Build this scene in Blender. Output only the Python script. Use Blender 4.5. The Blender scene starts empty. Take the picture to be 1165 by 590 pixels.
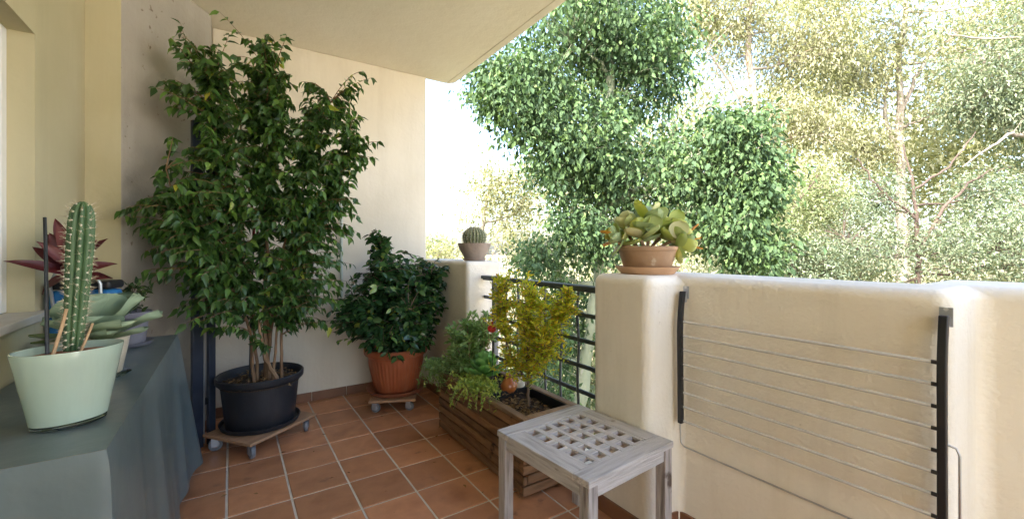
import bpy, bmesh, math, random
import numpy as np
from mathutils import Vector, Matrix
R = math.radians
PI = math.pi
random.seed(7)
SC = bpy.context.scene
COL = SC.collection

# ------------------------------------------------------------------ materials
def newmat(name):
    m = bpy.data.materials.new(name); m.use_nodes = True
    nt = m.node_tree; nt.nodes.clear()
    out = nt.nodes.new('ShaderNodeOutputMaterial')
    return m, nt, out

def ramp(nt, cols, pos=None):
    r = nt.nodes.new('ShaderNodeValToRGB')
    e = r.color_ramp.elements
    n = len(cols)
    while len(e) < n: e.new(0.5)
    for i, c in enumerate(cols):
        e[i].position = (i/(n-1)) if pos is None else pos[i]
        e[i].color = (*c, 1)
    return r

def surf(name, cols, scale=6, rough=.6, bump=.0, bscale=40, stretch=(1,1,1), pos=(.3,.7), detail=5,
         metallic=0, spec=.5, spots=None, coat=0, fine=0, rvar=0.0, distort=0.0, island=0.0, streak=None):
    m, nt, out = newmat(name)
    N, L = nt.nodes, nt.links
    b = N.new('ShaderNodeBsdfPrincipled')
    tc = N.new('ShaderNodeTexCoord'); mp = N.new('ShaderNodeMapping')
    mp.inputs['Scale'].default_value = stretch
    L.new(tc.outputs['Object'], mp.inputs['Vector'])
    nz = N.new('ShaderNodeTexNoise'); nz.inputs['Scale'].default_value = scale
    nz.inputs['Detail'].default_value = detail; nz.inputs['Distortion'].default_value = distort
    L.new(mp.outputs[0], nz.inputs['Vector'])
    if len(cols) == 1: cols = [cols[0], cols[0]]
    p = list(pos) if len(cols) == 2 else [pos[0]+(pos[1]-pos[0])*i/(len(cols)-1) for i in range(len(cols))]
    rp = ramp(nt, cols, p); L.new(nz.outputs['Fac'], rp.inputs['Fac'])
    col = rp.outputs['Color']
    if island:
        g = N.new('ShaderNodeNewGeometry')
        hs = N.new('ShaderNodeHueSaturation')
        mr = N.new('ShaderNodeMapRange'); mr.inputs['To Min'].default_value = 1-island; mr.inputs['To Max'].default_value = 1+island
        L.new(g.outputs['Random Per Island'], mr.inputs['Value']); L.new(mr.outputs[0], hs.inputs['Value'])
        L.new(col, hs.inputs['Color']); col = hs.outputs['Color']
    if spots:
        sc_, th, c2 = spots
        n2 = N.new('ShaderNodeTexNoise'); n2.inputs['Scale'].default_value = sc_; n2.inputs['Detail'].default_value = 6
        L.new(tc.outputs['Object'], n2.inputs['Vector'])
        r2 = ramp(nt, [(0,0,0),(1,1,1)], [th, th+.06]); L.new(n2.outputs['Fac'], r2.inputs['Fac'])
        mx = N.new('ShaderNodeMixRGB'); L.new(r2.outputs['Color'], mx.inputs['Fac'])
        L.new(col, mx.inputs['Color1']); mx.inputs['Color2'].default_value = (*c2, 1); col = mx.outputs['Color']
    if streak:
        sx_, amt, c3 = streak
        m2 = N.new('ShaderNodeMapping'); m2.inputs['Scale'].default_value = (sx_, sx_, sx_*.10)
        L.new(tc.outputs['Object'], m2.inputs['Vector'])
        n5 = N.new('ShaderNodeTexNoise'); n5.inputs['Scale'].default_value = 1; n5.inputs['Detail'].default_value = 7; n5.inputs['Roughness'].default_value = .7
        L.new(m2.outputs[0], n5.inputs['Vector'])
        r5 = ramp(nt, [(0,0,0),(amt,amt,amt)], [.48,.72]); L.new(n5.outputs['Fac'], r5.inputs['Fac'])
        x5 = N.new('ShaderNodeMixRGB'); L.new(r5.outputs['Color'], x5.inputs['Fac']); L.new(col, x5.inputs['Color1'])
        x5.inputs['Color2'].default_value = (*c3, 1); col = x5.outputs['Color']
    L.new(col, b.inputs['Base Color'])
    b.inputs['Roughness'].default_value = rough; b.inputs['Metallic'].default_value = metallic
    b.inputs['Specular IOR Level'].default_value = spec; b.inputs['Coat Weight'].default_value = coat
    if rvar:
        mr = N.new('ShaderNodeMapRange'); mr.inputs['To Min'].default_value = rough-rvar; mr.inputs['To Max'].default_value = rough+rvar
        L.new(nz.outputs['Fac'], mr.inputs['Value']); L.new(mr.outputs[0], b.inputs['Roughness'])
    if bump:
        n3 = N.new('ShaderNodeTexNoise'); n3.inputs['Scale'].default_value = bscale; n3.inputs['Detail'].default_value = 6
        L.new(mp.outputs[0], n3.inputs['Vector'])
        bp = N.new('ShaderNodeBump'); bp.inputs['Strength'].default_value = bump; bp.inputs['Distance'].default_value = .01
        L.new(n3.outputs['Fac'], bp.inputs['Height']); last = bp
        if fine:
            n4 = N.new('ShaderNodeTexNoise'); n4.inputs['Scale'].default_value = bscale*5; n4.inputs['Detail'].default_value = 4
            L.new(tc.outputs['Object'], n4.inputs['Vector'])
            b2 = N.new('ShaderNodeBump'); b2.inputs['Strength'].default_value = fine; b2.inputs['Distance'].default_value = .003
            L.new(n4.outputs['Fac'], b2.inputs['Height']); L.new(bp.outputs[0], b2.inputs['Normal']); last = b2
        L.new(last.outputs[0], b.inputs['Normal'])
    L.new(b.outputs[0], out.inputs['Surface'])
    return m

def leafmat(name, cols, pos=None, rough=.45, trans=.3, tint=(1.3,1.4,.6), spec=.4, back=None):
    """leaf colours vary leaf by leaf (random per island); light passes through"""
    m, nt, out = newmat(name)
    N, L = nt.nodes, nt.links
    g = N.new('ShaderNodeNewGeometry')
    rp = ramp(nt, cols, pos); L.new(g.outputs['Random Per Island'], rp.inputs['Fac'])
    b = N.new('ShaderNodeBsdfPrincipled'); b.inputs['Roughness'].default_value = rough
    b.inputs['Specular IOR Level'].default_value = spec
    L.new(rp.outputs['Color'], b.inputs['Base Color'])
    t = N.new('ShaderNodeBsdfTranslucent')
    mu = N.new('ShaderNodeMixRGB'); mu.blend_type = 'MULTIPLY'; mu.inputs['Fac'].default_value = 1
    L.new(rp.outputs['Color'], mu.inputs['Color1']); mu.inputs['Color2'].default_value = (*tint, 1)
    L.new(mu.outputs[0], t.inputs['Color'])
    mx = N.new('ShaderNodeMixShader'); mx.inputs['Fac'].default_value = trans
    L.new(b.outputs[0], mx.inputs[1]); L.new(t.outputs[0], mx.inputs[2]); L.new(mx.outputs[0], out.inputs['Surface'])
    return m

M = {}
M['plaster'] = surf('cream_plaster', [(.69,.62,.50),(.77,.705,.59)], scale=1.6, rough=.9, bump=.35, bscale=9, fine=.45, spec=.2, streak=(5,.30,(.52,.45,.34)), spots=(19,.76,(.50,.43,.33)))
M['plaster_rough'] = surf('rough_cream_plaster', [(.73,.675,.575),(.80,.755,.67)], scale=2.2, rough=.92, bump=.5, bscale=14, fine=.9, spec=.2, streak=(8,.30,(.56,.50,.41)), spots=(24,.75,(.42,.36,.28)))
M['plaster_yellow'] = surf('yellow_plaster', [(.47,.42,.26),(.56,.51,.34)], scale=1.5, rough=.85, bump=.35, bscale=7, fine=.4, spec=.2, streak=(6,.22,(.33,.29,.19)), spots=(27,.76,(.30,.25,.17)))
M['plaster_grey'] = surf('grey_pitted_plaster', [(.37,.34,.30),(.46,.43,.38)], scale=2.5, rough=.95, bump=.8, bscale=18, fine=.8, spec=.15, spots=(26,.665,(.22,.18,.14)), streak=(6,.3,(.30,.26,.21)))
M['ceiling'] = surf('ceiling_paint', [(.74,.67,.53),(.79,.73,.60)], scale=2, rough=.92, bump=.45, bscale=16, fine=.6, spec=.2, spots=(21,.75,(.62,.54,.40)))
M['tile'] = surf('terracotta_tile', [(.35,.145,.068),(.51,.24,.12),(.43,.19,.09)], scale=4.5, rough=.42, bump=.15, bscale=25, fine=.2, island=.22, rvar=.12, spec=.45, spots=(6,.66,(.27,.125,.07)), streak=(7,.35,(.30,.15,.09)))
M['skirting'] = surf('skirting_tile', [(.17,.075,.04),(.26,.12,.06)], scale=5, rough=.45, bump=.1, island=.15)
M['grout'] = surf('grout', [(.56,.51,.43),(.68,.63,.55)], scale=12, rough=.95, bump=.4)
M['black_metal'] = surf('dark_painted_metal', [(.018,.02,.024),(.035,.038,.045)], scale=12, rough=.42, bump=.08, bscale=60)
M['rail_paint'] = surf('slate_railing_paint', [(.05,.062,.078),(.085,.10,.12)], scale=10, rough=.45, bump=.15, bscale=60)
M['steel'] = surf('brushed_steel', [(.60,.60,.60),(.72,.72,.72)], scale=30, rough=.33, metallic=.85)
M['rod_white'] = surf('coated_rod', [(.52,.52,.52),(.62,.62,.62)], scale=30, rough=.25, spec=.8)
M['alu'] = surf('aluminium', [(.42,.43,.45),(.55,.56,.58)], scale=20, rough=.35, metallic=.8)
M['blue_steel'] = surf('dark_blue_metal', [(.035,.045,.075),(.06,.075,.11)], scale=7, rough=.3, metallic=.35)
M['black_plastic'] = surf('black_plastic', [(.012,.012,.014),(.022,.022,.026)], scale=8, rough=.42, bump=.05, spec=.4)
M['pot_black'] = surf('charcoal_plastic_pot', [(.013,.014,.018),(.024,.025,.031)], scale=7, streak=(14,.3,(.055,.052,.05)), rough=.5, bump=.1, bscale=30, spots=(16,.70,(.07,.07,.075)))
M['pot_terra'] = surf('terracotta_plastic', [(.34,.085,.032),(.43,.12,.045)], scale=6, streak=(12,.45,(.40,.19,.11)), rough=.5, bump=.06, spots=(14,.72,(.42,.2,.12)))
M['saucer_terra'] = surf('brown_saucer', [(.24,.085,.045),(.34,.13,.065)], scale=8, rough=.5)
M['clay'] = surf('old_clay', [(.30,.185,.105),(.42,.27,.16)], scale=9, rough=.8, bump=.3, bscale=40, spots=(17,.66,(.52,.42,.30)))
M['clay_light'] = surf('light_clay', [(.50,.30,.17),(.60,.38,.23)], scale=8, rough=.8, bump=.2, spots=(13,.68,(.66,.50,.36)))
M['clay_grey'] = surf('grey_clay', [(.24,.185,.15),(.33,.265,.22)], scale=9, rough=.85, bump=.25, spots=(17,.68,(.42,.36,.31)))
M['glass_green'] = surf('pale_green_glazed', [(.34,.44,.36),(.40,.50,.42)], scale=3, streak=(16,.30,(.27,.33,.25)), rough=.16, spec=.6, coat=.5, spots=(22,.74,(.34,.42,.33)))
M['glazed_cream'] = surf('cream_glazed', [(.50,.45,.35),(.58,.53,.42)], scale=5, rough=.3, coat=.3)
M['pot_grey'] = surf('grey_plastic_pot', [(.13,.13,.165),(.18,.18,.215)], scale=6, rough=.5)
M['soil'] = surf('dark_soil', [(.018,.012,.008),(.06,.038,.024),(.035,.022,.014)], scale=60, rough=.95, bump=1.0, bscale=90)
M['soil_red'] = surf('red_gravel_soil', [(.22,.09,.05),(.36,.17,.10)], scale=90, rough=.9, bump=1.0, bscale=120)
M['wood_trolley'] = surf('trolley_board', [(.30,.165,.09),(.42,.25,.145)], scale=5, rough=.6, stretch=(1,9,9), bump=.2, bscale=12, spots=(12,.70,(.2,.1,.05)))
M['wood_planter'] = surf('brown_stained_wood', [(.12,.06,.028),(.28,.15,.075),(.19,.095,.046)], scale=3.5, rough=.62, stretch=(6,1,7), bump=.45, bscale=14, island=.3, spots=(9,.66,(.045,.028,.018)), spec=.35)
M['wood_planter_x'] = surf('brown_stained_wood_cross', [(.12,.06,.028),(.28,.15,.075),(.19,.095,.046)], scale=3.5, rough=.62, stretch=(1,6,7), bump=.45, bscale=14, island=.3, spots=(9,.66,(.045,.028,.018)), spec=.35)
M['wood_rim'] = surf('planter_rim_wood', [(.20,.12,.065),(.34,.22,.13)], scale=3.5, rough=.65, stretch=(6,1,7), bump=.4, bscale=14, island=.15)
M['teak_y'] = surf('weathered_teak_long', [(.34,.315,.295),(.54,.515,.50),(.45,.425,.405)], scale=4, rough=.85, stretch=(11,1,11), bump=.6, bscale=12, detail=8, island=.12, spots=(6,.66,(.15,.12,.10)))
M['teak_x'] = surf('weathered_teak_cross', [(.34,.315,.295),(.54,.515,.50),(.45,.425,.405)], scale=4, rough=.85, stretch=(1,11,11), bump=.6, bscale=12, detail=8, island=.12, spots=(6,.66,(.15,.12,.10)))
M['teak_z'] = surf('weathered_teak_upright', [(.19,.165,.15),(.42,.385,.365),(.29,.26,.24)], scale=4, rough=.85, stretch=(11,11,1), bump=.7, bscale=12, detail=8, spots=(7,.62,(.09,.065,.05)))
M['cloth'] = surf('blue_grey_oilcloth', [(.085,.115,.118),(.118,.15,.152)], scale=2.6, rough=.34, bump=.55, bscale=5, spec=.45, fine=.12, rvar=.12, streak=(9,.35,(.15,.175,.172)), spots=(31,.75,(.17,.18,.165)))
M['bark_ficus'] = surf('ficus_bark', [(.17,.09,.045),(.32,.20,.11)], scale=20, rough=.85, bump=.5, stretch=(1,1,.35))
M['bark_brown'] = surf('brown_bark', [(.12,.075,.05),(.22,.15,.10)], scale=18, rough=.9, bump=.6, stretch=(1,1,.3))
M['bark_green'] = surf('green_grey_bark', [(.22,.25,.16),(.34,.37,.26)], scale=3, rough=.85, bump=.4, bscale=12, spots=(6,.66,(.40,.40,.33)))
M['bark_euc'] = surf('pale_gum_bark', [(.17,.14,.115),(.33,.295,.245)], scale=2, rough=.85, bump=.4, stretch=(1,1,.3), spots=(1.7,.62,(.28,.20,.14)))
M['bark_red'] = surf('reddish_bark', [(.06,.042,.035),(.12,.085,.068)], scale=3, rough=.9, bump=.4, stretch=(1,1,.3))
M['cactus'] = surf('cactus_skin', [(.05,.105,.04),(.09,.165,.07)], scale=14, rough=.5, bump=.3, spots=(38,.68,(.20,.17,.09)))
M['cactus_ball'] = surf('ball_cactus_skin', [(.10,.12,.055),(.15,.17,.085)], scale=14, rough=.7)
M['areole'] = surf('cactus_areole', [(.62,.58,.46),(.74,.70,.58)], scale=30, rough=.95)
M['spine'] = surf('cactus_spine', [(.42,.36,.24),(.60,.52,.38)], scale=30, rough=.7)
M['bamboo'] = surf('bamboo_stake', [(.42,.26,.13),(.54,.36,.2)], scale=15, rough=.6, stretch=(1,1,.3))
M['blue_bag'] = surf('blue_canvas', [(.012,.13,.34),(.02,.17,.42)], scale=12, rough=.55, bump=.25, bscale=300)
M['white_frame'] = surf('white_window_frame', [(.72,.72,.70),(.8,.8,.78)], scale=5, rough=.4)
M['sill'] = surf('stone_sill', [(.50,.46,.39),(.60,.56,.49)], scale=10, rough=.6, bump=.1)
M['white_bounce_wall'] = surf('white_bounce_wall', [(.78,.76,.72),(.82,.80,.77)], scale=.5, rough=.9, bump=.3)
M['glass_dark'] = surf('dark_glass', [(.02,.025,.03),(.03,.035,.04)], scale=1, rough=.08)
M['blocking_curtain'] = surf('white_blocking_curtain', [(.55,.54,.5),(.65,.64,.6)], scale=2, rough=.9, stretch=(1,14,1), bump=.5, bscale=4)
M['pomegranate'] = surf('red_ball_skin', [(.42,.015,.02),(.55,.04,.035)], scale=20, rough=.4)
M['gourd_orange'] = surf('orange_ceramic', [(.42,.11,.03),(.55,.19,.05)], scale=12, rough=.35, coat=.4)
M['ceramic_white'] = surf('off_white_ceramic', [(.62,.58,.48),(.70,.66,.56)], scale=12, rough=.4)
M['rubber'] = surf('grey_rubber', [(.14,.15,.17),(.20,.21,.23)], scale=15, rough=.6)
M['zinc'] = surf('zinc_bracket', [(.38,.40,.44),(.5,.52,.56)], scale=15, rough=.4, metallic=.7)
M['red_stake'] = surf('red_plastic', [(.35,.02,.02),(.45,.03,.03)], scale=15, rough=.4)
M['pale_pole'] = surf('pale_green_metal', [(.42,.46,.40),(.52,.56,.50)], scale=15, rough=.4)
M['ground'] = surf('dry_ground', [(.11,.12,.05),(.24,.20,.11),(.15,.15,.07)], scale=.6, rough=.95, bump=.5, bscale=4)
m, nt, out = newmat('window_glass')
gb = nt.nodes.new('ShaderNodeBsdfGlass'); gb.inputs['Roughness'].default_value = .02; gb.inputs['Color'].default_value = (.9,.95,.93,1)
nt.links.new(gb.outputs[0], out.inputs['Surface']); M['glass'] = m

M['leaf_ficus'] = leafmat('ficus_leaf', [(.032,.074,.022),(.058,.132,.030),(.092,.195,.042),(.18,.31,.06),(.42,.40,.05)], [0,.5,.85,.985,1], rough=.36, trans=.28, spec=.5)
M['leaf_lemon'] = leafmat('glossy_dark_leaf', [(.022,.06,.024),(.038,.095,.032),(.065,.15,.042),(.18,.28,.06),(.38,.40,.08)], [0,.55,.93,.985,1], rough=.26, trans=.18, spec=.6)
M['leaf_yellow'] = leafmat('yellowing_leaf', [(.30,.42,.04),(.55,.58,.05),(.75,.62,.06),(.66,.33,.05)], [0,.45,.88,1], rough=.5, trans=.58, tint=(1.25,1.2,.6))
M['leaf_herb'] = leafmat('grey_green_herb_leaf', [(.17,.28,.12),(.25,.38,.16),(.36,.48,.21)], rough=.5, trans=.4)
M['leaf_jade'] = leafmat('jade_leaf', [(.20,.42,.14),(.28,.50,.18)], rough=.35, trans=.4)
M['leaf_trail'] = leafmat('trailing_yellow_green_leaf', [(.16,.26,.05),(.36,.44,.08),(.46,.50,.12)], rough=.45, trans=.3)
M['leaf_dark'] = leafmat('dark_small_leaf', [(.02,.045,.02),(.045,.085,.03),(.10,.16,.04)], rough=.4, trans=.2)
M['leaf_red'] = leafmat('maroon_leaf', [(.07,.012,.016),(.14,.024,.030),(.22,.075,.065)], rough=.35, trans=.3, tint=(1.6,.5,.5))
M['leaf_cabbage'] = leafmat('grey_green_fleshy_leaf', [(.22,.30,.20),(.28,.37,.25),(.33,.41,.25)], rough=.55, trans=.08, spec=.3)
M['leaf_paddle_green'] = leafmat('light_green_fleshy_leaf', [(.16,.24,.06),(.21,.29,.08)], rough=.4, trans=.15)
M['leaf_kalan'] = leafmat('paddle_leaf', [(.36,.46,.26),(.46,.54,.22),(.60,.64,.16),(.68,.66,.40),(.74,.62,.28)], [0,.3,.6,.85,1], rough=.42, trans=.35, tint=(1.1,1.15,.7))
M['leaf_kalan_orange'] = leafmat('orange_paddle_leaf', [(.62,.22,.03),(.70,.42,.08)], rough=.4, trans=.3)
M['leaf_broad'] = leafmat('kurrajong_leaf', [(.050,.092,.048),(.078,.135,.062),(.105,.175,.068),(.16,.24,.085)], [0,.4,.85,1], rough=.6, trans=.22, spec=.2, tint=(1.2,1.3,.6))
M['leaf_euc_pale'] = leafmat('pale_gum_leaf', [(.17,.18,.10),(.26,.265,.155),(.35,.345,.225),(.44,.43,.32)], [0,.4,.8,1], rough=.5, trans=.35)  # distant haze is put into these leaf colours by paling them
M['leaf_euc_green'] = leafmat('blue_green_gum_leaf', [(.095,.135,.092),(.15,.195,.125),(.225,.26,.165),(.34,.365,.25)], [0,.45,.8,1], rough=.5, trans=.3)
M['leaf_olive'] = leafmat('olive_green_leaf', [(.13,.165,.08),(.20,.235,.11),(.31,.32,.18)], rough=.5, trans=.3)
M['litter'] = leafmat('dry_leaf_litter', [(.16,.09,.04),(.26,.16,.07),(.10,.055,.03)], rough=.8, trans=.1)

# ------------------------------------------------------------------ mesh builder
class MB:
    def __init__(s): s.v = []; s.f = []
    def add(s, V, F):
        n = len(s.v); s.v.extend([tuple(p) for p in V]); s.f.extend([tuple(i+n for i in f) for f in F]); return s
    def box(s, x0, x1, y0, y1, z0, z1, M_=None):
        V = [Vector((x, y, z)) for z in (z0, z1) for x, y in ((x0,y0),(x1,y0),(x1,y1),(x0,y1))]
        if M_ is not None: V = [M_ @ p for p in V]
        return s.add(V, [(3,2,1,0),(4,5,6,7),(0,1,5,4),(1,2,6,5),(2,3,7,6),(3,0,4,7)])
    def tube(s, pts, rad, n=8, cap=True):
        pts = [Vector(p) for p in pts]
        if not hasattr(rad, '__len__'): rad = [rad]*len(pts)
        V = []; F = []; up = None
        for i, p in enumerate(pts):
            t = (pts[min(i+1, len(pts)-1)] - pts[max(i-1, 0)])
            t = t.normalized() if t.length > 1e-9 else Vector((0,0,1))
            if up is None: up = t.orthogonal().normalized()
            up = (up - t*up.dot(t)); up = up.normalized() if up.length > 1e-6 else t.orthogonal().normalized()
            w = t.cross(up)
            for k in range(n):
                a = 2*PI*k/n; V.append(p + (up*math.cos(a) + w*math.sin(a))*rad[i])
        for i in range(len(pts)-1):
            for k in range(n):
                a = i*n+k; b = i*n+(k+1) % n; F.append((a, b, b+n, a+n))
        if cap:
            F.append(tuple(range(n-1, -1, -1))); F.append(tuple((len(pts)-1)*n+k for k in range(n)))
        return s.add(V, F)
    def lathe(s, prof, n=48, sx=1, sy=1, c=(0,0,0), rot=0, rfun=None):
        V = []; F = []; m = len(prof)
        for i, (r, z) in enumerate(prof):
            for k in range(n):
                a = 2*PI*k/n
                rr = r*(rfun(a, i, r, z) if rfun else 1)
                x = rr*math.cos(a)*sx; y = rr*math.sin(a)*sy
                V.append((c[0]+x*math.cos(rot)-y*math.sin(rot), c[1]+x*math.sin(rot)+y*math.cos(rot), c[2]+z))
        for i in range(m-1):
            for k in range(n):
                a = i*n+k; b = i*n+(k+1) % n; F.append((a, b, b+n, a+n))
        F.append(tuple(range(n-1, -1, -1))); F.append(tuple((m-1)*n+k for k in range(n)))
        return s.add(V, F)
    def ball(s, c, r, n=16, sz=1):
        return s.lathe([(max(r*math.sin(PI*i/n), 1e-4), -r*sz*math.cos(PI*i/n)) for i in range(n+1)], n=2*n, c=c)
    def poly(s, pts, z0, z1):
        n = len(pts)
        V = [(x, y, z0) for x, y in pts] + [(x, y, z1) for x, y in pts]
        return s.add(V, [tuple(range(n-1, -1, -1)), tuple(range(n, 2*n))] + [(i, (i+1) % n, (i+1) % n+n, i+n) for i in range(n)])
    def build(s, name, mat, parent=None, smooth=False, bevel=0, seg=2, sub=0):
        me = bpy.data.meshes.new(name); me.from_pydata(s.v, [], s.f); me.validate(); me.update()
        me.materials.append(mat)
        if smooth or bevel:
            for p in me.polygons: p.use_smooth = True
        o = bpy.data.objects.new(name, me); COL.objects.link(o)
        if bevel:
            b = o.modifiers.new('bevel', 'BEVEL'); b.width = bevel; b.segments = seg; b.limit_method = 'ANGLE'; b.angle_limit = R(35)
            b.harden_normals = False
            w = o.modifiers.new('wn', 'WEIGHTED_NORMAL'); w.keep_sharp = True
        elif smooth:
            set_auto(me)
        if parent is not None: o.parent = parent
        return o

def set_auto(me, ang=R(50)):
    bm = bmesh.new(); bm.from_mesh(me)
    for e in bm.edges:
        if len(e.link_faces) == 2 and e.calc_face_angle(0) > ang: e.smooth = False
    bm.to_mesh(me); bm.free()

def tag(o, label=None, cat=None, group=None, kind=None):
    if label: o['label'] = label
    if cat: o['category'] = cat
    if group: o['group'] = group
    if kind: o['kind'] = kind
    return o
def thing(name, label, cat, loc=(0,0,0), rz=0, group=None):
    o = bpy.data.objects.new(name, None); COL.objects.link(o); o.empty_display_size = .1
    o.location = loc; o.rotation_euler = (0,0,rz)
    return tag(o, label, cat, group)

# ------------------------------------------------------------------ leaves (numpy)
T_OV = (np.array([(0,0,0),(.30,.42,.05),(.30,-.42,.05),(.65,.36,.03),(.65,-.36,.03),(1,0,-.12),(.30,0,0),(.65,0,-.03)], float),
        [(0,6,1),(0,2,6),(6,7,3,1),(6,2,4,7),(7,5,3),(7,4,5)])
T_FIC = (np.array([(0,0,0),(.28,.46,.06),(.28,-.46,.06),(.6,.33,.03),(.6,-.33,.03),(1,0,-.22),(.28,0,-.02),(.6,0,-.07)], float), T_OV[1])
T_DIA = (np.array([(0,0,0),(.42,.5,.08),(1,0,-.05),(.42,-.5,.08)], float), [(0,2,1),(0,3,2)])
T_SIC = (np.array([(0,0,0),(.4,.5,.0),(.75,.3,-.08),(1,0,-.22),(.75,-.3,-.08),(.4,-.5,.0)], float), [(0,3,2,1),(0,5,4,3)])

def leaves(name, P, D, U, L, W, T, mat, parent=None, smooth=False):
    """P positions, D directions, U rough up vectors, L lengths, W widths"""
    P = np.asarray(P, float); D = np.asarray(D, float); U = np.asarray(U, float)
    D = D/np.maximum(np.linalg.norm(D, axis=1, keepdims=True), 1e-9)
    S = np.cross(U, D); S /= np.maximum(np.linalg.norm(S, axis=1, keepdims=True), 1e-9)
    Nn = np.cross(D, S)
    tv, tf = T; n = len(P); k = len(tv)
    V = (P[:,None] + D[:,None]*(tv[None,:,0:1]*L[:,None,None]) + S[:,None]*(tv[None,:,1:2]*W[:,None,None])
         + Nn[:,None]*(tv[None,:,2:3]*L[:,None,None])).reshape(-1, 3)
    fl = np.concatenate([np.array(f) for f in tf]); ln = np.array([len(f) for f in tf])
    loops = (fl[None] + (np.arange(n)*k)[:,None]).ravel()
    tot = np.tile(ln, n); start = np.concatenate([[0], np.cumsum(tot)[:-1]])
    me = bpy.data.meshes.new(name)
    me.vertices.add(len(V)); me.vertices.foreach_set('co', V.ravel().astype(np.float32))
    me.loops.add(len(loops)); me.loops.foreach_set('vertex_index', loops.astype(np.int32))
    me.polygons.add(len(tot)); me.polygons.foreach_set('loop_start', start.astype(np.int32))
    me.polygons.foreach_set('loop_total', tot.astype(np.int32))
    if smooth: me.polygons.foreach_set('use_smooth', np.ones(len(tot), bool))
    me.update(calc_edges=True); me.materials.append(mat)
    o = bpy.data.objects.new(name, me); COL.objects.link(o)
    if parent is not None: o.parent = parent
    return o

def bez(a, c, b, u):
    u = np.asarray(u)[:,None]
    return (1-u)**2*a + 2*u*(1-u)*c + u**2*b

def shrub(rng, root, stems, vols, ntw, lpt, L, wr, mat, T=T_OV, bark=None, droop=.5, lift=.15, twig_r=.0025, leaf_u0=.25,
          ok=None, stem_part='stem', leaf_part='foliage', edge=.55, jit=.03, maxlen=.45, smooth=True, spread=.9, every=1, lside=14):
    """stems: [(pts, r0, r1)] world coords minus root; vols: [(cx,cy,cz,rx,ry,rz,weight)]"""
    mb = MB(); SP = []
    for pts, r0, r1 in stems:
        pts = [np.array(p, float) for p in pts]
        fine = []
        for i in range(len(pts)-1):
            for u in np.linspace(0, 1, 6, endpoint=False): fine.append(pts[i]*(1-u)+pts[i+1]*u)
        fine.append(pts[-1]); fine = np.array(fine)
        for _ in range(2): fine[1:-1] = (fine[:-2]+2*fine[1:-1]+fine[2:])/4
        fine[1:] += rng.normal(0, r0*.25, (len(fine)-1, 3))
        mb.tube(fine, list(np.linspace(r0, r1, len(fine))), n=7); SP.append(fine)
    SP = np.concatenate(SP)
    w = np.array([v[6] for v in vols], float); w /= w.sum()
    PP = []; DD = []; UU = []
    cnt = 0
    while cnt < ntw:
        v = vols[rng.choice(len(vols), p=w)]
        q = rng.normal(size=3); q /= np.linalg.norm(q)
        r = rng.random()**edge
        t = np.array(v[:3]) + q*np.array(v[3:6])*r
        if ok is not None and not ok(t): continue
        d = np.linalg.norm(SP - t, axis=1) + np.maximum(0, SP[:,2]-t[2]+.02)*1.2
        s = SP[np.argmin(d + rng.random(len(d))*.06)]
        dist = np.linalg.norm(t-s)
        if dist > maxlen: s = t + (s-t)*maxlen/dist; s = s.copy(); dist = maxlen
        c = (s+t)/2 + np.array([0,0,lift*dist]) + rng.normal(0, jit, 3)
        u = np.linspace(0, 1, 7); path = bez(s, c, t, u)
        if cnt % every == 0: mb.tube(path, list(np.linspace(twig_r*1.6, twig_r*.5, 7)), n=4, cap=False)
        uu = np.linspace(leaf_u0, 1, lpt) + rng.normal(0, .03, lpt); uu = np.clip(uu, .02, 1.0)
        pp = bez(s, c, t, uu); tg = bez(s, c, t, np.clip(uu+.02, 0, 1.02)) - bez(s, c, t, uu-.02)
        tg /= np.maximum(np.linalg.norm(tg, axis=1, keepdims=True), 1e-9)
        sgn = np.where(np.arange(lpt) % 2 == 0, 1, -1)[:,None]
        side = np.cross(tg, np.array([0,0,1.])) + rng.normal(0, .3, (lpt, 3))
        dd = tg*.6 + side*sgn*spread + np.array([0,0,-droop]) + rng.normal(0, .25, (lpt, 3))
        PP.append(pp); DD.append(dd); UU.append(np.array([0,0,1.]) + rng.normal(0, .55, (lpt, 3)))
        cnt += 1
    PP = np.concatenate(PP); DD = np.concatenate(DD); UU = np.concatenate(UU)
    if ok is not None:
        k = np.array([ok(p) for p in PP]); PP = PP[k]; DD = DD[k]; UU = UU[k]
    n = len(PP); Ls = L*(.65+.55*rng.random(n)); Ws = Ls*wr*(.85+.3*rng.random(n))
    leaves(leaf_part, PP, DD, UU, Ls, Ws, T, mat, root, smooth)
    if bark is not None: mb.build(stem_part, bark, root, smooth=True)
    return len(PP)

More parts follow.
